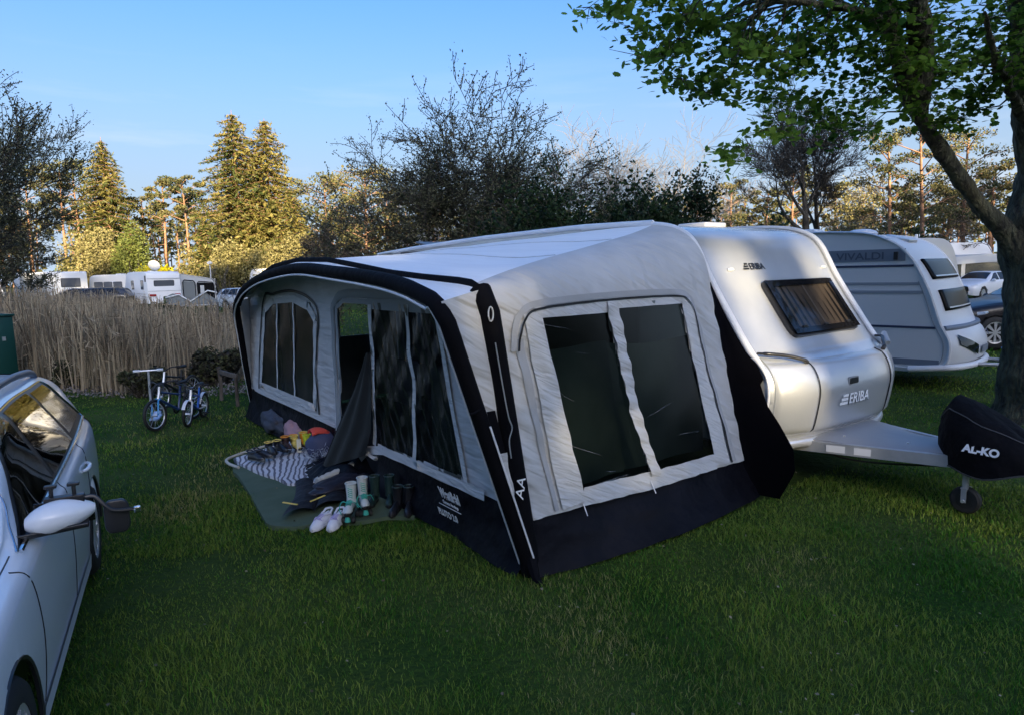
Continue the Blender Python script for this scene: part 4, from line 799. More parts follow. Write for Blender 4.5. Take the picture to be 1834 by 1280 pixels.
# jockey wheel
jv, ju = 3.52, -1.36; jw = MB().tube([(jv, ju, .20), (jv, ju, .50)], .026, 10); jo = K.part('jockey_tube', jw, galv)
K.part('jockey_tyre', MB().lathe([(.06, -.035), (.10, -.035), (.115, -.02), (.115, .02), (.10, .035), (.06, .035)], (jv+.02, ju, .115), 18, 'X', ), rubber); K.part('jockey_rim', MB().lathe([(.0, -.03), (.06, -.03), (.06, .03), (0, .03)], (jv+.02, ju, .115), 14, 'X'), plastic_b)
K.part('jockey_fork', MB().box((jv-.03, ju, .16), (.006, .04, .12)).box((jv+.07, ju, .16), (.006, .04, .12)).box((jv+.02, ju, .22), (.11, .05, .008)), galv)
K.part('axle_nut', MB().lathe([(0, -.012), (.014, -.012), (.014, .012), (0, .012)], (jv-.04, ju, .115), 8, 'X').lathe([(0, -.012), (.014, -.012), (.014, .012), (0, .012)], (jv+.08, ju, .115), 8, 'X'), trimw)
K.part('brake_cable', MB().tube(catmull([(VC-.5, -.1, .36), (VC-.42, -.5, .30), (VC-.25, -1.0, .33), (VC-.12, -1.4, .40)], 6), .009, 5), rubber); K.part('brake_rod', MB().tube([(VC, .2, .33), (VC, -1.5, .38)], .012, 6), galv)
for t in (.12, .3, .65, .9): K.part('bolt', MB().lathe([(0, .012), (.011, .012), (.011, 0), (0, 0)], (VC-lerp(.62, .13, t), lerp(-.02, -1.38, t), .515), 8), trimw)
K.part('coupling', MB().tube([(VC, -1.7, .45), (VC, -1.95, .47), (VC, -2.1, .44)], [.05, .06, .045], 8).tube([(VC, -1.85, .5), (VC, -1.72, .62), (VC, -1.55, .68)], .018, 6), galv)
def wheel(T, c, r, w, axis='X', rimc=None, spokes=10, names=('tyre', 'rim')):
    ty = T.part(names[0], MB().lathe([(r*.66, -w/2), (r*.9, -w/2), (r*.98, -w*.38), (r, -w*.2), (r, w*.2), (r*.98, w*.38), (r*.9, w/2), (r*.66, w/2), (r*.64, 0), (r*.66, -w/2)], c, 28, axis), rubber, smooth=50)
    mbx = MB().lathe([(r*.66, -w*.48), (r*.60, -w*.46), (r*.58, 0), (r*.60, w*.46), (r*.66, w*.48)], c, 28, axis)
    ax = Vector({'X': (1, 0, 0), 'Y': (0, 1, 0)}[axis]); e1 = Vector((0, 0, 1)); e2 = ax.cross(e1)
    for sd in (-1, 1):
        o_ = Vector(c)+ax*(sd*w*.40); mbx.lathe([(0, -.01), (r*.14, -.01), (r*.14, .012), (0, .012)], o_, 10, axis)
        for k in range(spokes):
            a = 2*math.pi*k/spokes; d = e1*math.cos(a)+e2*math.sin(a); t = d.cross(ax); mbx.prism([o_+d*r*.1+t*.012*r/.3, o_+d*r*.62+t*.030*r/.3, o_+d*r*.62-t*.030*r/.3, o_+d*r*.1-t*.012*r/.3], ax*.012)
    T.part(names[1], mbx, rimc or trimw, parent=ty, smooth=30); T.part('brake_disc', MB().lathe([(0, -w*.2), (r*.5, -w*.2), (r*.5, w*.2), (0, w*.2)], c, 14, axis), plastic_b, parent=ty)
    return ty
for sgn in (-1, 1): wheel(K, (VC+sgn*.98, 4.4, .32), .32, .19, 'X')
K.part('underfloor', MB().box((VC, 4.0, .40), (2.1, 7.0, .06)), plastic_b)
# roof fittings
K.part('roof_dish', MB().box((3.3, 6.9, 2.60), (.5, .62, .03), M=Matrix.Rotation(R(9), 4, 'X')).box((3.3, 6.9, 2.53), (.1, .1, .12)), mat('solar_dark', (.10, .12, .15), .3), bevel=.006)
K.part('vent_pipe', MB().lathe([(0, .14), (.09, .14), (.09, .11), (.06, .10), (.06, 0), (.07, 0)], (3.45, 6.35, 2.5), 14), cwhite, smooth=40)
K.part('roof_hatch', MB().box((3.7, 3.9, 2.60), (.9, 1.3, .06)), mat('hatch_tint', (.07, .08, .10), .25), bevel=.02)
K.part('rooflight', MB().box((4.2, 1.9, 2.60), (.42, .42, .06)), cwhite, bevel=.02)

# black cover over the hitch: a draped hood of cloth
H = Thing('hitch_cover', 'black protective cover draped over the caravan hitch above the small wheel', 'hitch cover', tuple(UV(-1.50, VC-.05, 0)), RA)
def hood(a, b):
    an = 2*math.pi*a; y0 = .42*math.cos(an); x0 = math.sin(an); u = y0; top = interp(u, [-.6, -.45, -.2, .1, .3, .42], [.52, .62, .76, .90, .96, .82])
    w = interp(u, [-.6, -.4, 0, .25, .42], [.14, .26, .34, .32, .24]); k = b
    z = lerp(.36+.10*clamp(-u*1.2)+.02*math.sin(an*5), top, math.sin(k*math.pi/2)); s_ = (1-k**2.6)
    return Vector((x0*w*s_*(1.0+.04*math.sin(an*9+k*5)), y0*(1-.30*k**2)*(1.02 if k < .5 else 1)+.10*k, z))
H.part('cover', MB().grid(hood, 56, 24), mat('cover_black', (.004, .004, .0055), .8, spec=.1, bump=1.0, bscale=7, bdist=.04), smooth=180)
H.part('edge_binding', MB().tube([hood(a, 0)+Vector((0, 0, .004)) for a in np.linspace(0, 1, 48)][:-1], .008, 5, closed=True), mat('binding', (.05, .05, .05), .6))
H.part('seam', MB().tube([hood(.5*t, .62)*1.005 for t in np.linspace(0, 2, 40)], .005, 4), mat('binding', (.05, .05, .05), .6))
H.text('lettering', 'AL-KO', .085, (-.345, .14, .56), (.05, -1, -.04), (.35, -.02, 1), white_print, bold=.004, sx=1.0)
# ================================================================== GENERIC CARAVANS (local: x = along, front at +x; y = across, z up)
def caravan_body(T, Lg, Wd, Ht, m, front=.9, rear=.35, z0=.35, rad=.35):
    """side profile extruded across with rounded long edges"""
    P = catmull([(0, 0, z0), (0, -.0, .9), (rear*.12, 0, 1.6), (rear*.45, 0, Ht-.35), (rear, 0, Ht-.10), (rear+.5, 0, Ht), (Lg*.5, 0, Ht+.02), (Lg-front-.5, 0, Ht), (Lg-front, 0, Ht-.12), (Lg-front*.55, 0, Ht-.62), (Lg-front*.18, 0, 1.35), (Lg, 0, 1.0), (Lg, 0, z0)], 4)
    mbx = MB(); n = len(P); rings = [(0, .045), (.02, .012), (.05, 0), (Wd-.05, 0), (Wd-.02, .012), (Wd, .045)]
    cen = Vector((Lg/2, 0, Ht/2)); vs = []
    for y, ins in rings:
        for p in P: d = (cen-p).normalized(); vs.append((p.x+d.x*ins, y-Wd/2, p.z+d.z*ins))
    fs = []
    for r_ in range(5):
        for i in range(n): j = (i+1) % n; fs.append((r_*n+i, r_*n+j, (r_+1)*n+j, (r_+1)*n+i))
    fs += [tuple(range(n)), tuple(range(5*n, 6*n))]
    mbx.add(vs, fs); T.part('body', mbx, m, smooth=40); return P
def window(T, c, w, h, face, name='window', m=None, fr=.035, tilt=0.):
    """framed pane; face 'y-','y+','x-','x+' tells where it looks"""
    ax = {'y-': (Vector((1, 0, 0)), Vector((0, -1, 0))), 'y+': (Vector((-1, 0, 0)), Vector((0, 1, 0))), 'x-': (Vector((0, -1, 0)), Vector((-1, 0, 0))), 'x+': (Vector((0, 1, 0)), Vector((1, 0, 0)))}[face]
    X, Nn = ax; Z = Vector((0, 0, 1)); 
    if tilt: Z = (Z-Nn*math.tan(tilt)).normalized()
    Nn = X.cross(Z); c = Vector(c)
    f = T.part(name+'_frame', MB().prism([c+X*x+Z*z for x, z in rrect(w+fr*2, h+fr*2, .07)], Nn*.02), plastic_b, smooth=30)
    T.part(name+'_pane', MB().prism([c+X*x+Z*z for x, z in rrect(w, h, .05)], Nn*.028), m or glass_d, parent=f, smooth=30); return f
def wheels2(T, x, Wd, r=.32):
    for sg in (-1, 1): T.part('wheel', MB().lathe([(0, -.08), (r*.6, -.09), (r*.95, -.08), (r, 0), (r*.95, .08), (r*.6, .09), (0, .08)], (x, sg*(Wd/2-.12), r), 18, 'Y'), rubber, smooth=40)
cgrey = mat('neighbour_white', (.64, .655, .67), .4, coat=.2); stripe = mat('stripe_grey', (.16, .19, .24), .5); stripe2 = mat('stripe_mid', (.26, .29, .33), .5); redl = mat('tail_red', (.30, .02, .02), .2, coat=.5)
# --- neighbouring caravan with blue-grey stripes. frame: front lower corner at NC, side runs away-left at azimuth -45
NC = Vector((6.91, 10.69, 0)); 
Nn_ = Thing('caravan', 'white neighbouring caravan with dark blue grey side stripes and two small stacked end windows', 'caravan', tuple(NC), R(135), shift=(3, 1.1, 0))
# local x: from the right end, away-left. The sloping end is at x = 0
NP = catmull([(.05, 0, .34), (-.10, 0, .5), (-.12, 0, .78), (-.02, 0, 1.0), (.05, 0, 1.15), (.22, 0, 1.65), (.48, 0, 2.15), (.82, 0, 2.45), (1.4, 0, 2.60), (3, 0, 2.64), (5, 0, 2.62), (5.9, 0, 2.4), (6.2, 0, 1.2), (6.2, 0, .34)], 4)
NWd = 2.3
def nbow(z): return interp(z, [.34, .5, .95, 1.12, 1.7, 2.5], [.22, .24, .22, .10, .08, .0])
def npt(y, p): t = (y+NWd/2)/(NWd/2); return Vector((p.x-(nbow(p.z)*(1-abs(t)**2.6) if p.x < 1.2 else 0), y, p.z))
b_ = MB().grid(lambda a, b: npt(-NWd*a, NP[min(len(NP)-1, int(round(b*(len(NP)-1))))]), 20, len(NP)-1)
for y in (0, -NWd): b_.add([(p.x, y, p.z) for p in NP], [tuple(range(len(NP)))])
b_.add([(.05, 0, .34), (.05, -NWd, .34), (6.2, -NWd, .34), (6.2, 0, .34)], [(0, 1, 2, 3)])
Nn_.part('body', b_, cgrey, smooth=35)
NX = lambda z: interp(z, [q.z for q in NP[:36:1]], [q.x for q in NP[:36]])
for z, h, mm in ((2.215, .20, stripe), (2.035, .035, mat('navy', (.03, .04, .09), .4)), (1.74, .045, stripe2), (1.60, .05, stripe2), (1.03, .035, mat('navy', (.03, .04, .09), .4)), (.46, .10, stripe)):
    x0 = NX(z)+(.10 if z < 2 else .05); Nn_.part('stripe', MB().box((lerp(x0, 6.1, .5), .004, z), (6.1-x0, .012, h)), mm)
Nn_.text('lettering', 'VIVALDI', .17, (1.66, .014, 2.15), (-1, 0, 0), (0, 0, 1), mat('letter_navy', (.06, .08, .12), .4), bold=.002, sx=1.25)
Nn_.part('edge_rail', MB().tube([(p.x+.01, .0, p.z) for p in NP[:34]], .028, 6), cwhite); Nn_.part('edge_rail', MB().tube([(p.x+.01, -NWd, p.z) for p in NP[:34]], .028, 6), cwhite)
Nn_.part('panel_edge', MB().tube([(p.x+.10, .006, p.z) for p in NP[2:22]], .006, 5), stripe2); Nn_.part('awning_rail', MB().tube([(p.x+.05, .02, p.z+.02) for p in NP[28:44]], .022, 6), trimw)
Nn_.part('side_window', MB().prism([(x+3.55, .0, z+1.7) for x, z in rrect(.9, .62, .06)], (0, .035, 0)), glass_d)
def npanel(y0, y1, z0, z1, off): return lambda a, b: (lambda z, y: npt(y, Vector((NX(z), 0, z)))+Vector((-off, 0, off*.4)))(lerp(z0, z1, b), lerp(y0, y1, a))
for z0, z1 in ((1.80, 2.13), (1.28, 1.62)):
    w_ = Nn_.part('end_window', MB().grid(npanel(-.30, -2.0, z0, z1, .03), 12, 6), mat('end_glass', (.006, .007, .008), .2, spec=.06), smooth=180, solid=.03)
    Nn_.part('window_trim', MB().grid(npanel(-.40, -1.9, z0+.03, z0+.05, .045), 8, 1), trimw, parent=w_)
Nn_.part('end_shelf', MB().tube([npt(y, Vector((.02, 0, 1.02)))+Vector((-.03, 0, 0)) for y in np.linspace(-.02, -2.28, 16)], .045, 8), stripe, smooth=60)
Nn_.part('grab_handle', MB().tube([(-.10, -2.0, 1.13), (-.20, -2.0, 1.15), (-.20, -2.25, 1.15), (-.05, -2.27, 1.13)], .025, 6), trimw)
Nn_.part('dark_lamp', MB().grid(lambda a, b: npt(lerp(-.18, -.75, a), Vector((NX(lerp(.92, .72, a)-b*.16), 0, lerp(.92, .72, a)-b*.16)))+Vector((-.03, 0, 0)), 6, 3), glass_d, smooth=180)
Nn_.part('number_plate', MB().grid(npanel(-.95, -1.45, .56, .68, .03), 5, 1), mat('plate_grey', (.18, .2, .24), .5)); Nn_.part('badge', MB().grid(npanel(-1.6, -1.85, .80, .90, .03), 3, 1), mat('badge_blue', (.02, .05, .18), .4))
Nn_.part('bumper', MB().tube([(.45, .03, .34)]+[npt(y, Vector((-.06, 0, .40)))+Vector((-.06, 0, 0)) for y in np.linspace(0, -2.3, 16)], .055, 8), cwhite, smooth=60)
Nn_.part('skirt_rail', MB().box((3.3, .01, .33), (6.0, .04, .06)), trimw)
Nn_.part('roof_box', MB().box((2.6, -.5, 2.68), (.9, .5, .10)), cwhite, bevel=.03); Nn_.part('roof_vent', MB().ball((1.55, -.9, 2.62), (.28, .28, .09)), cwhite); Nn_.part('rooflight', MB().box((.95, -1.1, 2.50), (.4, .5, .08), M=Matrix.Rotation(R(-16), 4, 'Y')), trimw, bevel=.02)
Nn_.part('hook', MB().box((.72, .03, 2.20), (.05, .05, .13)), rubber)
wheels2_x = 3.6
for sg in (-.15, -2.15): Nn_.part('wheel', MB().lathe([(0, -.09), (.2, -.1), (.31, -.09), (.33, 0), (.31, .09), (.2, .1), (0, .09)], (3.6, sg, .33), 20, 'Y'), rubber, smooth=40)
for sg in (-1, 1): Nn_.part('drawbar_beam', MB().tube([(.3, -1.15+sg*.6, .38), (-1.5, -1.15+sg*.05, .42)], .035, 6), galv)
Nn_.part('gas_pipe', MB().tube(catmull([(-.5, -1.9, .55), (-.8, -1.95, .62), (-1.2, -2.0, .45), (-1.5, -2.1, .30)], 5), .03, 6), mat('rope_blue', (.05, .16, .35), .6))
o = Thing('steps', 'plastic step under the neighbouring caravan', 'step', (NC.x-1.2, NC.y+.6, 0), R(-45)); o.part('tread', MB().box((0, 0, .16), (.5, .3, .03)), fab_mid); o.part('legs', MB().box((-.22, 0, .08), (.03, .26, .15)).box((.22, 0, .08), (.03, .26, .15)), fab_mid)

# ================================================================== CARS
def car_surface(KY, SEC):
    cols = list(zip(*[sum(([a, b] for a, b in s_), []) for s_ in SEC]))
    def ci(x, ys):                       # catmull along the length
        i = max(0, min(len(KY)-2, int(np.searchsorted(KY, x))-1)); t = (x-KY[i])/(KY[i+1]-KY[i]); t = clamp(t); p1, p2 = ys[i], ys[i+1]
        m1 = (ys[i+1]-ys[max(0, i-1)])/(KY[i+1]-KY[max(0, i-1)]); m2 = (ys[min(len(KY)-1, i+2)]-ys[i])/(KY[min(len(KY)-1, i+2)]-KY[i]); h = KY[i+1]-KY[i]
        return (2*t**3-3*t*t+1)*p1+(t**3-2*t*t+t)*h*m1+(-2*t**3+3*t*t)*p2+(t**3-t*t)*h*m2
    cache = {}
    def S(y, s_):                        # s from 0 (sill) to n-1 (centre line)
        if y not in cache: cache[y] = [(ci(y, cols[2*k]), ci(y, cols[2*k+1])) for k in range(len(SEC[0]))]
        P = cache[y]; n = len(P); i = max(0, min(n-2, int(s_))); t = s_-i
        a = P[i-1] if i else (2*P[0][0]-P[1][0], 2*P[0][1]-P[1][1]); b = P[i]; c = P[i+1]; d = P[i+2] if i+2 < n else (-P[n-2][0], P[n-2][1])
        r_ = [.5*(2*b[k]+(-a[k]+c[k])*t+(2*a[k]-5*b[k]+4*c[k]-d[k])*t*t+(-a[k]+3*b[k]-3*c[k]+d[k])*t**3) for k in (0, 1)]
        return Vector((max(0, r_[0]), y, r_[1]))
    return S
KY = [-2.26, -2.12, -1.80, -1.345, -.85, -.40, .0, .5, 1.2, 1.85, 2.15, 2.38, 2.44]
#        sill         lower        waist        shoulder     belt         mid-window   roof edge    roof          centre
SEC = [[(.55, .26), (.60, .40), (.62, .55), (.58, .66), (.52, .70), (.42, .71), (.32, .715), (.16, .72), (0, .72)],
       [(.74, .22), (.80, .38), (.82, .56), (.78, .70), (.72, .755), (.62, .775), (.50, .785), (.25, .80), (0, .80)],
       [(.85, .20), (.88, .38), (.895, .58), (.87, .76), (.81, .83), (.74, .855), (.66, .87), (.35, .90), (0, .905)],
       [(.875, .20), (.895, .38), (.905, .60), (.885, .83), (.83, .90), (.77, .925), (.70, .945), (.37, .985), (0, .995)],
       [(.88, .20), (.895, .38), (.905, .62), (.892, .87), (.845, .945), (.80, .975), (.755, 1.01), (.40, 1.035), (0, 1.045)],
       [(.88, .20), (.895, .38), (.905, .62), (.895, .885), (.850, .965), (.775, 1.11), (.69, 1.235), (.40, 1.27), (0, 1.285)],
       [(.88, .20), (.895, .38), (.905, .62), (.895, .895), (.850, .975), (.745, 1.20), (.635, 1.385), (.38, 1.435), (0, 1.445)],
       [(.88, .20), (.895, .38), (.905, .62), (.895, .905), (.850, .985), (.730, 1.23), (.610, 1.420), (.36, 1.465), (0, 1.475)],
       [(.88, .20), (.895, .38), (.905, .63), (.893, .925), (.842, 1.01), (.720, 1.23), (.600, 1.405), (.36, 1.455), (0, 1.465)],
       [(.85, .24), (.88, .40), (.893, .64), (.873, .935), (.815, 1.03), (.712, 1.21), (.595, 1.378), (.35, 1.43), (0, 1.44)],
       [(.80, .28), (.85, .42), (.865, .65), (.845, .93), (.79, 1.02), (.715, 1.16), (.615, 1.30), (.36, 1.36), (0, 1.37)],
       [(.72, .32), (.79, .44), (.80, .62), (.79, .85), (.745, .93), (.70, .97), (.65, 1.00), (.38, 1.03), (0, 1.04)],
       [(.66, .36), (.72, .45), (.73, .60), (.72, .74), (.68, .80), (.62, .82), (.56, .84), (.3, .86), (0, .86)]]
CS = car_surface(KY, SEC)
def patch(S, y0, y1, s0, s1, off, nu=20, nv=8, sg=1, mask=None, fy0=None, fy1=None, fs1=None):
    def f(a, b):
        s_a = lerp(s0, fs1(lerp(y0, y1, a)) if fs1 else s1, b); ya = lerp(fy0(b) if fy0 else y0, fy1(b) if fy1 else y1, a); p = S(ya, s_a)
        du = S(ya+.01, s_a)-S(ya-.01, s_a); dv = S(ya, min(s_a+.05, 8))-S(ya, s_a-.05); n = du.cross(dv); n.normalize()
        if n.x < 0 or (s_a > 6.5 and n.z < 0): n = -n
        p = p+n*off; return Vector((p.x*sg, p.y, p.z))
    return MB().grid(f, nu, nv)
def build_car(name, label, loc, rz, paint, detail=True, flip_side=(1, -1), group=None, rails=True, r=.325):
    T = Thing(name, label, 'car', loc, rz, group); AX = (-1.345, 1.345)
    nu, nv = (188, 48) if detail else (70, 24); ys = [lerp(-2.26, 2.44, i/nu) for i in range(nu+1)]; mbx = MB()
    for sg in (1, -1):
        vs = []
        for j in range(nv+1):
            for y in ys:
                p = CS(y, 8*j/nv)
                if p.z < .75:
                    for ay in AX:
                        d = math.hypot(p.y-ay, p.z-.33); 
                        if abs(d-.375) < .03: k = .375/d; p = Vector((p.x, ay+(p.y-ay)*k, .33+(p.z-.33)*k))
                vs.append((p.x*sg, p.y, p.z))
        fs = []
        for j in range(nv):
            for i in range(nu):
                a = j*(nu+1)+i; q = [Vector(vs[k]) for k in (a, a+1, a+nu+2, a+nu+1)]; c = sum(q, Vector())/4
                if c.z < .75 and abs(c.x) > .3 and any(math.hypot(c.y-ay, c.z-.33) < .372 for ay in AX): continue
                fs.append((a, a+1, a+nu+2, a+nu+1))
        mbx.add(vs, fs)
    mbx.add([CS(ys[i], 0) for i in (0, nu)]+[Vector((-CS(ys[i], 0).x, ys[i], CS(ys[i], 0).z)) for i in (nu, 0)], [(0, 1, 2, 3)])
    T.part('body', mbx, paint, smooth=50)
    T.part('underbody', MB().box((0, 0, .30), (1.5, 4.2, .16)), plastic_b)
    gl = glass_d
    for sg in (1, -1):
        # side glass: front door, rear door, quarter
        fs1 = lambda y: 5.86
        g1 = T.part('front_door_glass', patch(CS, -.62, .20, 4.14, 5.86, .004, 24, 8, sg, fy0=lambda b: lerp(-.74, -.12, b**.9), fy1=lambda b: lerp(.24, .20, b)), carglass if detail else gl, smooth=180)
        g2 = T.part('rear_door_glass', patch(CS, .30, 1.12, 4.16, 5.86, .004, 20, 8, sg, fy0=lambda b: lerp(.32, .28, b), fy1=lambda b: lerp(1.16, 1.02, b)), carglass if detail else gl, smooth=180)
        g3 = T.part('quarter_glass', patch(CS, 1.2, 1.9, 4.3, 5.8, .004, 16, 8, sg, fy0=lambda b: lerp(1.22, 1.10, b), fy1=lambda b: lerp(1.98, 1.62, b)), gl, smooth=180)
        if not detail: continue
        bl = lambda y0, y1, s_, o_=.008: [(lambda q: Vector((q.x*sg, q.y, q.z)))(CS(y, s_(y) if callable(s_) else s_)+Vector((o_, 0, 0))) for y in np.linspace(y0, y1, 34)]
        T.part('window_surround', MB().grid(lambda a, b: (lambda q: Vector(((q.x-.012)*sg, q.y, q.z)))(CS(lerp(-.80, 1.98, a), lerp(4.05, 5.93, b))) if True else 0, 2, 2) if False else patch(CS, -.8, 2.0, 4.06, 5.95, .0015, 50, 10, sg, fy0=lambda b: lerp(-.80, -.17, b), fy1=lambda b: lerp(2.05, 1.68, b)), plastic_b, smooth=180)
        T.part('chrome_strip', MB().tube(bl(-.78, 2.02, 4.06), .011, 6), chrome); T.part('chrome_strip', MB().tube(bl(-.20, 1.66, 5.97, .004)+bl(1.7, 2.03, lambda y: lerp(5.9, 4.1, (y-1.7)/.33), .006), .007, 6), chrome)
        T.part('chrome_strip', MB().tube(bl(-.80, -.20, lambda y: 5.95 if y > -.5 else lerp(4.2, 5.95, (y+.8)/.3), .004), .006, 6), chrome)
        T.part('sill_trim', patch(CS, -.92, .92, .02, .55, .012, 30, 4, sg), mat('sill_silver', (.60, .62, .66), .35, metal=.1), smooth=180)
        for yb in (.26, 1.16):
            T.part('door_gap', MB().tube([(lambda q: Vector((q.x*sg, q.y, q.z)))(CS(yb, s_)) for s_ in np.linspace(.5, 4, 16)], .004, 4), plastic_b)
        T.part('door_gap', MB().tube([(lambda q: Vector((q.x*sg, q.y, q.z)))(CS(-.90+.10*math.sin(s_), s_)) for s_ in np.linspace(.5, 4, 16)], .004, 4), plastic_b)
        T.part('hood_gap', MB().tube(bl(-2.0, -.85, 4.5, .001), .004, 4), plastic_b)
        for yh in (.12, 1.02):
            q = CS(yh, 3.0); h_ = MB().tube([(lambda w: Vector((w.x*sg, w.y, w.z)))(CS(yh+d, 2.75)+Vector((o_, 0, 0))) for d, o_ in ((-.10, .0), (-.085, .018), (-.02, .030), (.05, .030), (.10, .018), (.115, 0))], [.010, .013, .014, .014, .013, .010], 8); T.part('door_handle', h_, paint, smooth=60)
        T.part('body_crease', patch(CS, -1.7, 2.1, 2.92, 3.02, .003, 60, 2, sg), paint, smooth=180)
        if rails:
            rp = [Vector((sg*(CS(y, 6.25).x), y, CS(y, 6.25).z+z)) for y, z in ((-.12, .005), (0, .04), (.3, .058), (.9, .062), (1.4, .055), (1.75, .035), (1.88, .0))]
            T.part('roof_rail', MB().tube(catmull(rp, 6), .02, 8, flat=1.3), mat('rail_grey', (.20, .21, .24), .4, metal=.4), smooth=60)
        # door mirror
        mc = Vector((sg*.99, -.62, 1.02))
        def mir(a, b):
            th = 2*math.pi*a; xx = lerp(-.14, .13, b); sc = math.sin(math.pi*clamp(b*.93+.04))**.55*lerp(1., .72, b); return mc+Vector((sg*xx, -.07*math.cos(th)*sc*(1.4 if math.cos(th) > 0 else .8)-.05*b*-1, .088*math.sin(th)*sc+.02*b))
        mo = T.part('mirror_housing', MB().grid(mir, 24, 14), paint, smooth=180)
        T.part('mirror_glass', MB().box((mc.x, mc.y+.085, mc.z+.005), (.24, .012, .12)), glass_d, parent=mo, bevel=.02)
        T.part('mirror_base', MB().grid(lambda a, b: mir(a, b*.9)*1+Vector((0, .0, -.02)) if False else (lambda th: mc+Vector((sg*lerp(-.17, .10, b), -.060*math.cos(th)*(1-.5*b), -.035-.035*abs(math.sin(th))*(1-.4*b)+(.02 if math.sin(th) > 0 else 0))))(2*math.pi*a), 14, 6), plastic_b, parent=mo, smooth=180)
        T.part('tail_light', patch(CS, 2.08, 2.40, 3.0, 4.2, .006, 8, 6, sg), redl, smooth=180)
    T.part('windscreen', MB().grid(lambda a, b: (lambda s_, y: (lambda q: Vector((q.x*(1 if a > .5 else -1), q.y, q.z+.006)))(CS(y, s_)))(8-abs(a*2-1)*1.72, lerp(-.76, -.10, b)), 24, 10), gl, smooth=180)
    T.part('rear_window', MB().grid(lambda a, b: (lambda s_, y: (lambda q: Vector((q.x*(1 if a > .5 else -1), q.y+.004, q.z+.006)))(CS(y, s_)))(8-abs(a*2-1)*1.6, lerp(1.98, 2.34, b)), 16, 8), gl, smooth=180)
    if not detail:
        T.part('grille', MB().box((0, -2.235, .62), (.7, .04, .11)).box((0, -2.2, .38), (1.1, .05, .10)), plastic_b)
        for sg in (1, -1):
            T.part('headlight', patch(CS, -2.18, -1.86, 2.9, 4.1, .008, 6, 4, sg), mat('headlamp', (.55, .58, .62), .1, coat=.6), smooth=180); T.part('door_mirror', MB().ball((sg*1.0, -.62, 1.0), (.12, .07, .08), 8, 6), paint); 
    for ay in AX:
        for sg in (1, -1):
            if detail: wheel(T, (sg*.79, ay, r), r, .21, 'X', None, 10, ('tyre', 'rim')); T.part('arch_lip', MB().tube([(sg*.895, ay+.375*math.cos(a), .33+.375*math.sin(a)) for a in np.linspace(-.1, math.pi+.1, 22)], .012, 5), plastic_b)
            else: wheel(T, (sg*.79, ay, r), r, .2, 'X', None, 8, ('tyre', 'rim'))
            T.part('wheel_well', MB().lathe([(0, -.10), (.37, -.10), (.37, .16)], (sg*.66, ay, .33), 20, 'X'), plastic_b)
    return T
chrome = mat('chrome', (.75, .76, .78), .12, metal=1.)
carglass = clear_film('car_glass', (.07, .08, .08), .12, .02, .0)
paint_s = mat('car_paint_silver', (.74, .76, .79), .35, metal=.0, coat=.8, col2=(.76, .78, .81), nscale=60)
a_ = R(26.65); cdir = Vector((-math.sin(a_), math.cos(a_), 0)); cn = Vector((math.cos(a_), math.sin(a_), 0)); Qc = Vector((-3.317, 5.03, 0)); CO = Vector((-3.257, 3.091, 0))
CAR = build_car('estate_car', 'silver estate car with roof rails cut off by the left edge', tuple(CO), a_, paint_s)
# seats seen through the glass
for x in (.36, -.36):
    for y in (.15, 1.05): CAR.part('seat', MB().tube([(x, y-.35, .50), (x, y, .48)], .2, 10, flat=.5).tube([(x, y+.02, .5), (x, y+.12, .85), (x, y+.18, 1.08)], [.22, .22, .16], 10, flat=.45).tube([(x, y+.19, 1.12), (x, y+.21, 1.28)], [.11, .10], 8, flat=.6), mat('seat_grey', (.06, .065, .07), .8), smooth=60)
CAR.part('steering_wheel', MB().tube([(.36+.18*math.cos(a), -.42-.06*math.sin(a), .90+.16*math.sin(a)) for a in np.linspace(0, 6.28, 20)][:-1], .016, 6, closed=True), plastic_b)
CAR.part('dashboard', MB().box((0, -.70, .82), (1.45, .35, .22)), plastic_b, bevel=.05)
# towing mirror clamped to the door mirror
TM = Thing('towing_mirror', 'black towing mirror clamped onto the door mirror of the silver car', 'mirror', tuple(CO+cn*1.20-cdir*.62+Vector((0, 0, 1.0))), a_)

TM.part('clamp', MB().box((-.20, .05, .095), (.16, .05, .04)).tube([(-.25, .05, .10), (-.25, .05, .16)], .010, 6).tube([(-.16, .05, .10), (-.16, .05, .16)], .010, 6).box((-.25, .05, .165), (.05, .03, .015)).box((-.16, .05, .165), (.05, .03, .015)), plastic_b, bevel=.004)
TM.part('arm', MB().tube(catmull([(-.13, .05, .095), (-.08, .05, .09), (-.04, .04, .04), (.0, .04, .01), (.10, .05, .0)], 5), .010, 8), plastic_b)
TM.part('mirror_head', MB().prism([(x*.72+.0, .06, z-.03) for x, z in rrect(.15, .165, .045, 5)], (0, .035, 0)), plastic_b, bevel=.01); TM.part('clip', MB().box((.09, .04, .0), (.03, .03, .03)), chrome, bevel=.005)
# other cars
paint_w = mat('car_paint_white', (.62, .65, .70), .3, coat=.6); paint_k = mat('car_paint_black', (.008, .008, .012), .3, coat=.15, spec=.35); paint_n = mat('car_paint_navy', (.02, .025, .04), .3, coat=.6); paint_l = mat('car_paint_light', (.45, .50, .56), .3, coat=.5)
def place_car(name, label, px, dist, heading, paint, sc=1., **k):
    P = D(px, HZ(px), dist); T = build_car(name, label, (P.x, P.y, 0), R(heading), paint, detail=False, **k); T.e.scale = (sc, sc, sc); return T
place_car('estate_car', 'white car with its nose towards the maple trunk, in front of the mirrored awning', 1758, 37.5, -62, paint_w)
place_car('suv', 'dark car beside the white car, half hidden by the maple trunk', 1866, 31, -40, paint_n)
SU = build_car('suv', 'black car with large multi-spoke alloy wheel between caravan and maple trunk', (12.95, 16.4, 0), R(-100), paint_k, detail=False, r=.345); SU.e.scale = (1.14, 1.06, 1.14)
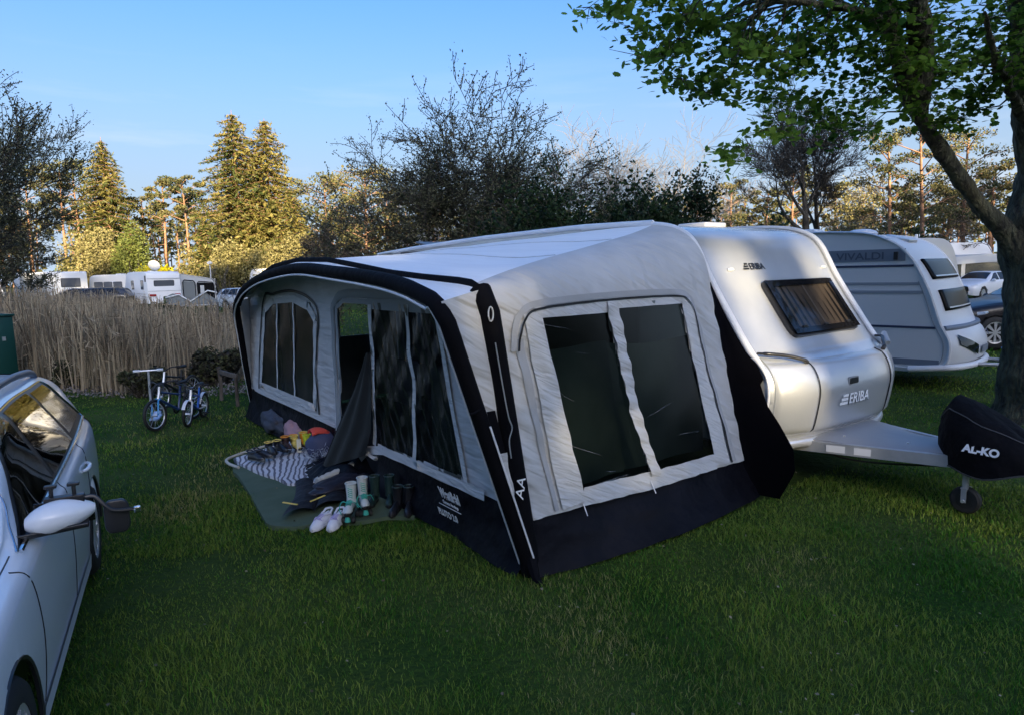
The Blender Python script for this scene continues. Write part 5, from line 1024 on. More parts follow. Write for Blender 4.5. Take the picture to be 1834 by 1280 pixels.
place_car('estate_car', 'silver car parked behind the shirt-hung airer left of the awning', 446, 44, 60, paint_l)
place_car('van', 'dark car roof between the boxy motorhome and the reeds', 160, 50, -75, paint_n, 1.12)
place_car('van', 'dark car showing only its roof over the reeds, left of the middle one', 128, 53, -80, paint_n, 1.08)
# ================================================================== FAR CARAVANS
white_b = mat('far_white', (.80, .81, .83), .5); white_c = mat('far_cream', (.72, .70, .66), .5); greyp = mat('far_grey', (.40, .41, .40), .6); glow = mat('glass_mid', (.10, .11, .13), .12, coat=.5); canv = mat('canvas_grey', (.16, .18, .19), .9); canv_l = mat('canvas_light', (.48, .50, .52), .9)
# main one: rear to the camera
P = G(298, 552); Fc = Thing('caravan', 'white caravan seen from behind with red tail lights and an attached grey awning', 'caravan', (P.x, P.y, 0), R(134), shift=(2, -1, 0))
# local x away, y: -Wd/2 is right
caravan_body(Fc, 6.0, 2.35, 2.72, white_b, front=1.0, rear=.25)
window(Fc, (.05, -.0, 1.72), 1.35, .62, 'x-', 'rear_window', m=glow, tilt=R(-6))
for y in (.85, -.85): Fc.part('tail_light', MB().prism([(-.03, y+x, z+.98) for x, z in rrect(.46, .16, .06)], (-.03, 0, 0)), redl)
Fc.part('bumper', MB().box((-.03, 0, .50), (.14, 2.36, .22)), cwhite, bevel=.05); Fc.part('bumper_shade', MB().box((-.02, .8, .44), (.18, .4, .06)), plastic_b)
Fc.part('crease', MB().box((-.01, 0, 1.28), (.05, 2.3, .02)).box((.03, 0, 2.20), (.06, 2.3, .02)), stripe2)
for x, w in ((1.2, .55), (3.6, .62)): window(Fc, (x, 1.175, 1.75), w, .62, 'y+', 'side_window', m=glow)
Fc.part('upper_vent', MB().box((.35, 1.18, 2.2), (.3, .03, .45)), plastic_b); Fc.part('roof_dish', MB().lathe([(0, .0), (.22, .03), (.42, .12)], (1.4, .2, 3.15), 16, M=Matrix.Rotation(R(-65), 4, 'Y')).tube([(1.4, .2, 2.7), (1.45, .2, 3.15)], .04, 6), greyp); Fc.part('rooflight', MB().box((2.5, 0, 2.76), (.8, .5, .1)), cwhite, bevel=.03); Fc.part('antenna', MB().tube([(.9, .5, 2.7), (.9, .5, 3.0), (1.3, .6, 3.15)], .02, 5), greyp)
wheels2(Fc, 3.0, 2.3)
Fc.part('step_box', MB().box((-.4, .0, .55), (.25, .5, .7)), mat('far_bush', (.05, .07, .03), .9), bevel=.08)
Pa = Thing('awning', 'grey awning with arched clear windows beside the far white caravan', 'awning', (P.x, P.y, 0), R(134), shift=(2, -2.5, 0))
def boxwall(T, name, pts, m, th=.05): return T.part(name, MB().prism([Vector(p) for p in pts], (th, 0, 0)), m)
boxwall(Pa, 'rear_wall', [(.5, -1.18, 2.5), (.5, -3.9, 2.02), (.5, -3.95, .02), (.5, -1.18, .02)], canv_l)
Pa.part('roof', MB().prism([(.45, -1.15, 2.56), (.45, -4.0, 2.06), (.45, -4.0, 2.02), (.45, -1.15, 2.52)], (4.5, 0, 0)), mat('canvas_roof', (.55, .57, .60), .8)); Pa.part('side_wall', MB().box((2.7, -3.97, 1.02), (4.4, .04, 2.0)), canv_l)
for y0, y1, zt in ((-1.45, -2.35, 2.05), (-2.5, -3.75, 1.9)):
    w_ = Pa.part('window_frame', MB().tube([(.42, y0, .5), (.42, y0, zt-.15), (.42, y0-.12, zt), (.42, y1+.12, zt-.08), (.42, y1, zt-.25), (.42, y1, .5)], .035, 5, closed=True), blackf); Pa.part('window_pane', MB().prism([(.44, y0, .5), (.44, y0, zt-.1), (.44, y1, zt-.15), (.44, y1, .5)], (-.01, 0, 0)), canv if y0 > -2 else glass_d, parent=w_)
Pa.part('inner_lining', MB().box((.41, -2.85, 1.2), (.02, .28, .8)), canv_l); Pa.part('black_edge', MB().box((.40, -3.95, 1.2), (.1, .06, 1.9)), blackf)
# things in front of the far awning
o = Thing('drying_rack', 'drying rack with dark clothes and one pale shirt beside the far awning', 'airer', tuple(D(406, 540, 45))[:2]+(0,)); o.part('frame', MB().tube([(-.5, 0, 0), (.0, 0, 1.3), (.5, 0, 0)], .02, 5).tube([(-.6, 0, 1.3), (.6, 0, 1.3)], .02, 5), trimw); o.part('dark_shirt', MB().box((-.32, -.05, .95), (.5, .08, .75)).box((.42, -.05, .95), (.35, .08, .75)), blackf, bevel=.03); o.part('pale_shirt', MB().box((.04, -.12, .92), (.42, .06, .75)).box((-.2, -.12, 1.18), (.2, .05, .2)).box((.28, -.12, 1.18), (.2, .05, .2)), canv_l, bevel=.03)
o = Thing('fallen_parasol', 'collapsed pale windbreak lying in front of the far awning', 'windbreak', tuple(D(362, 548, 49))[:2]+(0,)); o.part('cloth', MB().grid(lambda a, b: (lerp(-2.6, 2.2, a), .1*b, .25+b*(.6+.5*math.sin(a*14)*.5)), 20, 2), canv, smooth=180); o.part('pole', MB().tube([(-2.6, 0, .8), (-1.6, 0, 1.0), (-.8, 0, .5), (.5, 0, 1.25), (2.4, 0, .8)], .05, 5), cwhite)
# cream ones further back
def far_caravan(label, px, dist, rz, Lg, m, wins=2, front=.9, Ht=2.65, rear_lights=False, z=0.):
    P = D(px, HZ(px), dist); T = Thing('caravan', label, 'caravan', (P.x, P.y, z), R(rz), shift=(Lg/2, 0, 0)); caravan_body(T, Lg, 2.3, Ht, m, front=front)
    for f in ('y-', 'y+'):
        for k in range(wins): window(T, (lerp(1.1, Lg-1.9, k/max(1, wins-1)), -1.16 if f == 'y-' else 1.16, 1.7), .85, .6, f, 'side_window', m=glow)
        T.part('belt_stripe', MB().box((Lg*.48, -1.152 if f == 'y-' else 1.152, 1.15), (Lg*.8, .008, .05)), stripe2)
    T.part('door', MB().prism([(Lg*.52+x, -1.15, z_+1.25) for x, z_ in rrect(.62, 1.7, .08)], (0, -.02, 0)), white_b); window(T, (.06, 0, 1.65), 1.3, .55, 'x-', 'end_window', m=glow, tilt=R(-7)); T.part('rooflight', MB().box((Lg*.5, 0, Ht+.05), (.6, .6, .1)), cwhite, bevel=.03); T.part('vent', MB().tube([(Lg*.7, .4, Ht), (Lg*.7, .4, Ht+.25)], .06, 8), cwhite)
    for y in (.85, -.85): T.part('tail_light', MB().box((-.01, y, .85), (.04, .3, .12)), redl)
    wheels2(T, Lg*.5, 2.3); return T
far_caravan('cream caravan glowing in the sun between the boxy motorhome and the white caravan', 176, 62, -12, 5.0, white_c, 3, 1.0)
far_caravan('long white caravan far behind the drying rack', 400, 72, 2, 6.5, white_c, 3, .6)
far_caravan('pale caravan roof showing just above the black awning arch', 452, 60, 5, 6.0, white_b, 3, .5, 2.85)
far_caravan('third pale caravan above the black awning arch', 510, 66, -4, 6.0, white_c, 2, .6, 2.8)
# white motorhome; the shade on its side is painted as a grey panel
P = D(122, HZ(122), 58); MH = Thing('motorhome', 'boxy white motorhome, its shaded side painted grey, behind the dark parked roofs', 'motorhome', (P.x, P.y, 0), R(148), shift=(2.5, 0, 0))
MH.part('body', MB().prism([(0, -1.6, .45), (0, -1.6, 2.9), (.15, -1.6, 3.0), (5.5, -1.6, 3.0), (6.2, -1.6, 2.3), (6.2, -1.6, .45)], (0, 3.2, 0)), white_b, bevel=.08); window(MH, (-.01, -.2, 2.05), 1.5, .7, 'x-', 'rear_window', m=glow); 
for x in (1.1, 3.2): window(MH, (x, 1.61, 2.05), .6, .8, 'y+', 'side_window', m=glow)
MH.part('side_shade_panel', MB().box((2.5, 1.62, 1.7), (4.8, .03, 2.2)), greyp); MH.part('ladder', MB().box((-.05, .95, 2.), (.05, .03, 1.8)).box((-.05, 1.25, 2.), (.05, .03, 1.8)).box((-.05, 1.1, 2.5), (.04, .3, .03)).box((-.05, 1.1, 2.), (.04, .3, .03)).box((-.05, 1.1, 1.5), (.04, .3, .03)), greyp); wheels2(MH, 4.5, 3.0, .36); wheels2(MH, 1.4, 3.0, .36)
P = G(2, 560); C2 = Thing('caravan', 'white caravan cut off by the left edge behind the reeds', 'caravan', (P.x-2.6, P.y+2, 0), R(125), shift=(2.5, 0, 0)); caravan_body(C2, 5.5, 2.35, 2.9, white_b, front=.8); window(C2, (.05, 0, 1.85), 1.2, .6, 'x-', 'rear_window', m=glow, tilt=R(-5)); window(C2, (2., -1.18, 1.8), .9, .6, 'y-', 'side_window', m=glow); wheels2(C2, 2.8, 2.3); C2.part('tail_light', MB().box((-.02, -.9, .9), (.05, .3, .15)), redl)
# right: caravans and big mirrored awning behind the white car
far_caravan('grey white caravan seen only as a roof right of the neighbouring caravan', 1545, 31, 4, 4.0, greyp, 2, .8, 3.1)
far_caravan('caravan with long white roof against the maple trunk', 1590, 46, 4, 7.0, white_b, 3, .8, 3.25)
P = D(1728, HZ(1728), 41); AR = Thing('awning', 'pale awning with wide reflecting windows behind the white car', 'awning', (P.x, P.y, 0), R(2), shift=(1.6, 0, 0))
AR.part('roof', MB().prism([(-2.2, 0, 1.75), (-1.6, 0, 2.25), (1.6, 0, 2.45), (3.9, 0, 2.40), (4.1, 0, 2.2), (3.9, 0, 2.1)], (0, 3.0, 0)), canv_l); AR.part('front_wall', MB().box((1.1, .1, 1.1), (5.6, .05, 2.1)), mat('canvas_pale', (.50, .50, .48), .8))
for x0, w in ((-.9, 1.5), (1.35, 2.5)):
    w_ = AR.part('window_frame', MB().prism([(x0+x, .07, z+1.35) for x, z in rrect(w+.1, 1.3, .15)], (0, -.01, 0)), fab_lt); AR.part('window_pane', MB().prism([(x0+x, .055, z+1.35) for x, z in rrect(w, 1.15, .1)], (0, -.01, 0)), mat('mirror_film', (.35, .34, .30), .08, metal=.8), parent=w_)
w_ = AR.part('arch_window', MB().tube([(3.5+.55*math.cos(a), .05, 1.2+.75*math.sin(a)) for a in np.linspace(0, 3.14, 12)]+[(2.95, .05, .5), (4.05, .05, .5)], .03, 5, closed=True), canv); AR.part('side_gable', MB().prism([(-2.2, .1, 1.7), (-1.7, .1, 2.2), (-1.7, .1, 0), (-2.7, .1, 0)], (0, .05, 0)), canv)
far_caravan('white caravan roof seen through the pines behind the roof vents', 1325, 60, 4, 6.0, white_c, 2, .7, 2.7)
# ================================================================== BIG MAPLE (trunk, limbs, leaves)
MP = Thing('maple_tree', 'big leafy maple with forked mossy trunk at the right edge', 'tree', (7.02, 8.75, 0))
TB = Vector((7.02, 8.75, 0)); mb = mat('maple_bark', (.022, .019, .013), .95, col2=(.10, .098, .055), nscale=5.5, bump=1., bscale=11, aniso=(2.4, 2.4, .8), bdist=.09, detail=7)
# moss on the bark
def limb(pts, rr, n=20, k=9, name='limb'):
    c = catmull([Vector(p)-TB for p in pts], k); r = np.interp(np.linspace(0, len(pts)-1, len(c)), range(len(rr)), rr); m_ = MB().tube(c, list(r), n)
    m_.v = [tuple(Vector(p)+Vector((noise.noise(Vector(p)*3.), noise.noise(Vector(p)*3.+Vector((7, 0, 0))), 0))*.05+Vector((noise.noise(Vector((p[0]*14, p[1]*14, p[2]*2.5))), noise.noise(Vector((p[0]*14+5, p[1]*14, p[2]*2.5))), 0))*.022+Vector((noise.noise(Vector(p)*11.), noise.noise(Vector(p)*11.+Vector((3, 0, 0))), 0))*.015) for p in m_.v]
    MP.part(name, m_, mb, smooth=180); return [q+TB for q in c]
limb([(7.02, 8.75, -.1), (6.99, 8.75, .25), (6.95, 8.75, 1.0), (6.93, 8.76, 1.8), (6.90, 8.78, 2.35), (7.0, 8.8, 3.2), (7.05, 8.8, 4.2), (7.1, 8.9, 5.6), (7.2, 9, 7.2)], [.62, .46, .40, .41, .47, .36, .31, .26, .2], 40, 14, 'trunk')
L1 = limb([(6.75, 8.78, 2.05), (6.36, 8.7, 2.42), (5.80, 8.6, 2.95), (5.20, 8.4, 3.55), (4.65, 8.1, 4.12), (4.2, 7.7, 4.75), (3.85, 7.3, 5.5), (3.4, 6.8, 6.4)], [.28, .135, .098, .090, .083, .075, .064, .045])
L2 = limb([(6.95, 8.75, 2.7), (6.55, 8.6, 3.6), (6.25, 8.4, 4.5), (6.0, 8.2, 5.5), (5.8, 8, 6.6)], [.26, .20, .17, .14, .10])
L3 = limb([(4.75, 8.15, 4.0), (4.70, 7.9, 4.5), (4.35, 7.5, 5.0), (4.0, 7.2, 5.9)], [.13, .12, .10, .07])
L4 = limb([(4.25, 7.75, 4.7), (3.5, 7.3, 4.72), (2.9, 6.9, 4.62), (2.45, 6.5, 4.55), (2.0, 6.2, 4.62)], [.05, .035, .028, .02, .01], 8)
L5 = limb([(5.0, 8.3, 3.8), (4.7, 8.0, 4.35), (3.9, 7.9, 4.9), (3.0, 7.8, 5.2), (2.2, 7.6, 5.5)], [.07, .06, .045, .03, .012], 8)
L6 = limb([(6.6, 8.6, 3.5), (5.9, 8.1, 4.0), (5.3, 7.6, 4.3), (4.9, 7.2, 4.6)], [.07, .05, .035, .015], 8)
rng = np.random.default_rng(200); C = []; S = []
# leaf sprays: drawn where the crown hangs, each point a spray end, at its own depth
sprays = []
for px, py, d, n, sp in ((1110, 8, 6.8, 70, .22), (1140, 25, 6.9, 60, .22), (1190, 20, 7.0, 110, .3), (1215, 70, 7.0, 110, .28), (1195, 110, 6.9, 55, .2), (1215, 140, 6.9, 40, .14), (1260, 40, 7.2, 190, .38), (1280, 110, 7.1, 180, .32), (1262, 150, 7.1, 70, .18), (1300, 150, 7.1, 70, .2), (1330, 60, 7.3, 230, .42), (1350, 130, 7.3, 150, .3), (1400, 30, 7.5, 200, .42), (1410, 100, 7.6, 170, .36), (1420, 160, 7.7, 110, .26), (1450, 70, 7.6, 150, .32), (1490, 205, 7.9, 130, .26), (1455, 195, 7.9, 50, .16), (1520, 200, 7.8, 100, .25),
                        (1560, 30, 7.6, 240, .45), (1540, 110, 7.9, 180, .36), (1600, 90, 7.8, 230, .42), (1650, 40, 7.9, 250, .45), (1620, 170, 8.0, 170, .36), (1680, 130, 8.2, 220, .4), (1700, 60, 8.3, 180, .4), (1730, 170, 8.4, 150, .33), (1670, 200, 8.1, 90, .26), (1720, 215, 8.3, 60, .2), (1760, 90, 8.2, 180, .4), (1800, 40, 8.0, 200, .45), (1800, 140, 8.0, 150, .35), (1830, 90, 7.6, 200, .5), (1300, -60, 7.4, 300, .6), (1450, -70, 7.6, 350, .7), (1600, -70, 7.9, 350, .7), (1750, -70, 8.2, 300, .7), (1170, -50, 7, 140, .4), (1900, 0, 8, 300, .7), (1900, 150, 8.3, 150, .5), (1560, 190, 8.8, 90, .35), (1640, 120, 9.4, 170, .55), (1740, 110, 9.6, 160, .6), (1500, 60, 8.9, 180, .55), (1380, 60, 8.6, 150, .5),
                        (1290, 275, 7.2, 16, .10), (1330, 285, 7.3, 16, .09), (1345, 240, 7.3, 26, .15), (1310, 250, 7.2, 14, .08), (1305, 268, 7.2, 22, .13), (1380, 222, 7.4, 26, .15), (1365, 235, 7.4, 14, .09), (1395, 210, 7.4, 18, .12), (1400, 190, 7.6, 40, .18)):
    sprays.append((D(px, py, d), int(n*1.3), sp))
anch = L1[21:]+L4+L5+L6+L2[9:]+L3
for c, n, sp in sprays:
    k = max(1, n//22)
    for _ in range(k):
        cc = np.array(c)+rng.normal(0, sp*.62, 3)*np.array([1, 1, .62]); m_ = max(4, n//k)
        # layered plates of leaves hanging off a twig
        q = rng.normal(0, 1, (m_, 3))*np.array([.115, .115, .045]); q[:, 2] -= .25*(q[:, 0]**2+q[:, 1]**2)*5; C.append(cc+q)
        a = min(anch, key=lambda p: (p.x-cc[0])**2+(p.y-cc[1])**2+(p.z-cc[2])**2*1.5); a = np.array(a); mid = (a+cc)/2+np.array([0, 0, .10])+rng.normal(0, .06, 3)
        if (np.linalg.norm(a-cc) < .8 and rng.random() < .5) or (cc[0] < 2.6 and np.linalg.norm(a-cc) < .9): S += [(*a, *mid, .014, .008), (*mid, *cc, .008, .003)]
        for _ in range(6): S.append((*cc, *(cc+rng.normal(0, .12, 3)*np.array([1, 1, .45])), .004, .002))
C = np.concatenate(C)-np.array(TB); S = np.array(S); S[:, :3] -= np.array(TB); S[:, 3:6] -= np.array(TB)
sm = seg_mesh('twigs', S, 4); o = link('twigs', sm, mb, MP.e)
# nearest visible leaves are leaves of their own, the rest one mass
Cw = C+np.array(TB); rel = Cw-CAMP; dd = rel@_F; pxs = CX+FPX*(rel@_R)/dd; pys = CY-FPX*(rel@_U)/dd
vis = (pxs > 0) & (pxs < 1834) & (pys > 4); order = np.argsort(np.where(vis, dd, 1e9)); single_i = set(order[:290].tolist())
rest = np.array([i for i in range(len(C)) if i not in single_i])
V, F = cloud(C[rest], rng.uniform(.05, .098, len(rest)), rng, MAPLE, .75); o = link('leaves', np_mesh('leaves', V, F, 3), F_maple, MP.e); o['kind'] = 'stuff'
lms = []
for k in range(4):
    V, F = cloud(np.zeros((1, 3)), [.070+.008*k], rng, MAPLE, .35); me = np_mesh('leaf', V, F, 3); me.materials.append(F_maple); lms.append(me)
for i in order[:290]:
    o = bpy.data.objects.new('leaf', lms[int(i) % 4]); COL.objects.link(o); o.parent = MP.e; o.location = C[i]; o.rotation_euler = (rng.normal(0, .6), rng.normal(0, .6), rng.uniform(0, 6.28))

# ================================================================== BIKES AND SCOOTER (local: y = forward, z up)
def bicycle(label, loc, rz, r, frame_m, fork_m, tube2_m, bar_w=.5, sad=.62, guard=None, basket=False, lean=0.):
    T = Thing('bicycle', label, 'bicycle', loc, rz, 'childrens bicycles on the lawn'); wb = r*3.5; T.e.rotation_euler = (0, R(lean), rz); T.e.scale = (.92, .92, .92)
    F_, B_ = Vector((0, wb/2, r)), Vector((0, -wb/2, r)); bb = Vector((0, -wb*.10, r*.95)); hd = Vector((0, wb/2-r*.62, r*2.35)); hd2 = hd+Vector((0, .04, -.10)); st = Vector((0, -wb*.22, sad-.06)); sj = Vector((0, -wb*.19, sad-.20))
    for c in (F_, B_):
        ty = T.part('wheel', MB().tube([c+Vector((0, math.cos(a)*(r-.022), math.sin(a)*(r-.022))) for a in np.linspace(0, 2*math.pi, 33)[:-1]], .024, 8, closed=True), rubber, smooth=60)
        T.part('rim', MB().tube([c+Vector((0, math.cos(a)*(r-.05), math.sin(a)*(r-.05))) for a in np.linspace(0, 2*math.pi, 29)[:-1]], .009, 6, closed=True), trimw, parent=ty)
        sp = MB()
        for k in range(14): a = k*6.283/14; sp.tube([c+Vector((.015*(-1)**k, 0, 0)), c+Vector((0, math.cos(a)*(r-.05), math.sin(a)*(r-.05)))], .0022, 3, cap=False)
        sp.tube([c-Vector((.035, 0, 0)), c+Vector((.035, 0, 0))], .018, 8); T.part('spokes', sp, trimw, parent=ty)
        if guard: T.part('mudguard', MB().grid(lambda a, b: c+Vector((lerp(-.025, .025, a), math.cos(lerp(.3, 2.6, b) if c is B_ else lerp(.5, 2.2, b))*(r+.018), math.sin(lerp(.3, 2.6, b) if c is B_ else lerp(.5, 2.2, b))*(r+.018))), 2, 14), guard, smooth=180)
    T.part('frame', MB().tube([hd2, bb], .022, 8).tube([bb, sj, st], .018, 8).tube([sj, hd], .016, 8), frame_m, smooth=60)
    T.part('chain_stay', MB().tube([bb, B_+Vector((.05, 0, 0))], .010, 6).tube([bb, B_-Vector((.05, 0, 0))], .010, 6).tube([sj, B_+Vector((.05, 0, 0))], .009, 6).tube([sj, B_-Vector((.05, 0, 0))], .009, 6), tube2_m)
    T.part('fork', MB().tube([F_+Vector((.055, 0, 0)), F_+Vector((.055, -.04, r*.9)), hd2+Vector((.03, 0, 0)), hd2], .014, 7).tube([F_-Vector((.055, 0, 0)), F_+Vector((-.055, -.04, r*.9)), hd2-Vector((.03, 0, 0)), hd2], .014, 7), fork_m, smooth=60)
    T.part('head_tube', MB().tube([hd2, hd, hd+Vector((0, -.02, .08))], .022, 8), trimw)
    top = hd+Vector((0, -.03, .10)); T.part('handlebar', MB().tube(catmull([top+Vector((-bar_w/2, -.08, .05)), top+Vector((-bar_w/4, -.01, .05)), top, top+Vector((bar_w/4, -.01, .05)), top+Vector((bar_w/2, -.08, .05))], 4), .011, 7), plastic_b, smooth=60)
    for sg in (-1, 1): T.part('grip', MB().tube([top+Vector((sg*bar_w*.36, -.04, .05)), top+Vector((sg*bar_w*.51, -.085, .05))], .017, 7), rubber); T.part('brake_cable', MB().tube(catmull([top+Vector((sg*.12, .01, .05)), top+Vector((sg*.10, .10, .0)), top+Vector((sg*.04, .06, -.12))], 5), .004, 4), rubber)
    T.part('saddle', MB().grid(lambda a, b: (lambda w: st+Vector((w*math.cos(2*math.pi*a), lerp(.11, -.13, b), .05+.025*math.sin(2*math.pi*a))))(lerp(.022, .07, b)*math.sin(math.pi*clamp(b*.9+.08))**.4), 10, 10), rubber, smooth=180)
    cr_ = T.part('crank', MB().tube([bb-Vector((.07, 0, 0)), bb+Vector((.07, 0, 0))], .012, 6).tube([bb+Vector((.06, 0, 0)), bb+Vector((.06, .09, .07))], .009, 6).tube([bb-Vector((.06, 0, 0)), bb+Vector((-.06, -.09, -.07))], .009, 6).lathe([(.03, -.003), (.07, -.003), (.07, .003), (.03, .003)], bb+Vector((.045, 0, 0)), 16, 'X'), plastic_b)
    for sg in (-1, 1): T.part('pedal', MB().box(bb+Vector((sg*.10, sg*.09, sg*.07)), (.07, .06, .02)), rubber, parent=cr_)
    T.part('kickstand', MB().tube([bb+Vector((-.03, -.05, 0)), Vector((-.14, bb.y-.10, .005))], .008, 5), plastic_b); return T
m_blue = mat('bike_light_blue', (.05, .30, .62), .3, coat=.5); m_navy = mat('bike_navy', (.01, .04, .14), .3, coat=.5); m_b2 = mat('bike_blue', (.01, .12, .55), .3, coat=.5); m_wh = mat('bike_white', (.7, .72, .74), .35); m_bk = mat('bike_black', (.015, .016, .018), .4)
bicycle('light blue childrens bike with large front wheel, next to the scooter', (-4.93, 9.62, 0), R(168), .245, m_navy, m_blue, m_bk, .52, .66, lean=3)
bicycle('small blue and white childrens bike, the right one of the pair', (-4.72, 9.78, 0), R(186), .205, m_b2, m_wh, m_wh, .46, .60, guard=m_wh, lean=-4)
bicycle('plain black bike standing behind the two blue ones', (-5.62, 11.1, 0), R(170), .25, m_bk, m_bk, m_bk, .5, .70, lean=3)
K2 = Thing('scooter', 'white kick scooter with upright pole left of the bikes', 'scooter', (-5.20, 9.5, 0), R(200)); K2.part('pole', MB().tube([(0, .1, .13), (0, .05, .82)], .016, 8), trimw); K2.part('handlebar', MB().tube([(-.17, .05, .83), (.17, .05, .83)], .011, 8), trimw); 
for sg in (-1, 1): K2.part('grip', MB().tube([(sg*.11, .05, .83), (sg*.19, .05, .83)], .019, 8), m_wh)
K2.part('deck', MB().prism([(x, y-.22, .085) for x, y in rrect(.13, .42, .05)], (0, 0, .025)), mat('deck_blue', (.45, .55, .75), .4), bevel=.006); K2.part('rear_guard', MB().grid(lambda a, b: (lerp(-.05, .05, a), -.45-.09*math.cos(math.pi*b*.9), .06+.09*math.sin(math.pi*b*.9)), 4, 8), mat('deck_blue', (.45, .55, .75), .4), smooth=180, solid=.006)
for y in (.14, -.45): K2.part('wheel', MB().lathe([(0, -.02), (.05, -.02), (.065, -.01), (.065, .01), (.05, .02), (0, .02)], (0, y, .065), 14, 'X'), rubber, smooth=40)
K2.part('clamp', MB().tube([(0, .09, .25), (0, .085, .32)], .026, 8), plastic_b)

# ================================================================== THINGS ON THE GROUND SHEET
def uvp(u, v, z=0.): return UV(u, v, z)
gsP = [(4.46, -.88), (4.1, -.99), (3.83, -1.0), (3.2, -1.06), (2.5, -1.14), (2.15, -1.16), (1.98, -1.0), (1.95, -.80), (1.75, -.55), (1.70, -.30), (1.6, -.05), (2.6, .0), (3.6, .1), (4.9, .15), (5.0, -.1), (4.8, -.4)]
sheet = MB(); ctr = Vector((-.45, 3.2, 0)); gpts = catmull([(v, u, 0) for u, v in gsP]+[(gsP[0][1], gsP[0][0], 0)], 4)[:-1]
rings = [[(lambda q: Vector((q.x, q.y, .012+.010*noise.noise(Vector((q.x*4, q.y*4, 0))))))(ctr.lerp(p, k/10)) for p in gpts] for k in range(1, 11)]
vs = [p for r_ in rings for p in r_]+[p-Vector((0, 0, .045)) for p in rings[-1]]; n_ = len(gpts); fs = [tuple(range(n_))]
for k in range(10):
    for i in range(n_): j = (i+1) % n_; fs.append((k*n_+i, k*n_+j, (k+1)*n_+j, (k+1)*n_+i))
sheet.add(vs, fs); single('ground_sheet', sheet, mat('sheet_green', (.060, .095, .055), .85, col2=(.085, .12, .075), nscale=3, bump=.5, bscale=5, bdist=.03), 'dull green ground sheet spread before the awning door', 'ground sheet', tuple(OA), RA, smooth=60)
# zebra-like rug
rgm = bpy.data.materials.new('striped_rug'); rgm.use_nodes = True; t = rgm.node_tree; b = t.nodes['Principled BSDF']; c = t.nodes.new('ShaderNodeTexCoord'); mpn = t.nodes.new('ShaderNodeMapping'); wv = t.nodes.new('ShaderNodeTexWave'); cr_ = t.nodes.new('ShaderNodeValToRGB')
mpn.inputs['Rotation'].default_value = (0, 0, R(20)); wv.inputs['Scale'].default_value = 5.5; wv.inputs['Distortion'].default_value = 9; wv.inputs['Detail'].default_value = 2; wv.inputs['Detail Scale'].default_value = .5; cr_.color_ramp.elements[0].position = .28; cr_.color_ramp.elements[1].position = .42
cr_.color_ramp.elements[0].color = (.14, .14, .17, 1); cr_.color_ramp.elements[1].color = (.62, .62, .66, 1); b.inputs['Roughness'].default_value = .9
t.links.new(c.outputs['Object'], mpn.inputs[0]); t.links.new(mpn.outputs[0], wv.inputs['Vector']); t.links.new(wv.outputs['Fac'], cr_.inputs[0]); t.links.new(cr_.outputs[0], b.inputs['Base Color'])
rgP = [(4.42, -.90), (4.05, -.86), (3.62, -.80), (3.40, -.72), (3.12, -.70), (3.05, -.55), (3.3, -.40), (3.6, -.22), (4.0, -.12), (4.3, .0), (4.62, .22), (4.80, .12), (4.85, -.1), (4.75, -.35), (4.6, -.62)]
rug = MB(); ctr = Vector((-.42, 4.0, 0)); gp = catmull([(v, u, 0) for u, v in rgP]+[(rgP[0][1], rgP[0][0], 0)], 4)[:-1]; n_ = len(gp)
rings = [[(lambda q: Vector((q.x, q.y, .040+.03*abs(noise.noise(Vector((q.x*3, q.y*3, 4)))))))(ctr.lerp(p, k/10)) for p in gp] for k in range(1, 11)]
vs = [p for r_ in rings for p in r_]+[p-Vector((0, 0, .045)) for p in rings[-1]]; fs = [tuple(range(n_))]
for k in range(10):
    for i in range(n_): j = (i+1) % n_; fs.append((k*n_+i, k*n_+j, (k+1)*n_+j, (k+1)*n_+i))
rug.add(vs, fs); single('rug', rug, rgm, 'white and grey zebra striped rug lying crumpled on the green sheet', 'rug', tuple(OA), RA, smooth=70)
def edge_roll():
    c_ = catmull([(-.15, 4.86, .05), (-.38, 4.80, .05), (-.66, 4.68, .05), (-.93, 4.52, .045), (-.98, 4.36, .035), (-.93, 4.1, .03)], 5); return MB().tube(c_, .017, 8)
single('rug_edge', edge_roll(), mat('pale_binding', (.50, .48, .42), .9), 'pale rolled edge curling round the far end of the striped rug', 'rug edge', tuple(OA), RA, smooth=60)
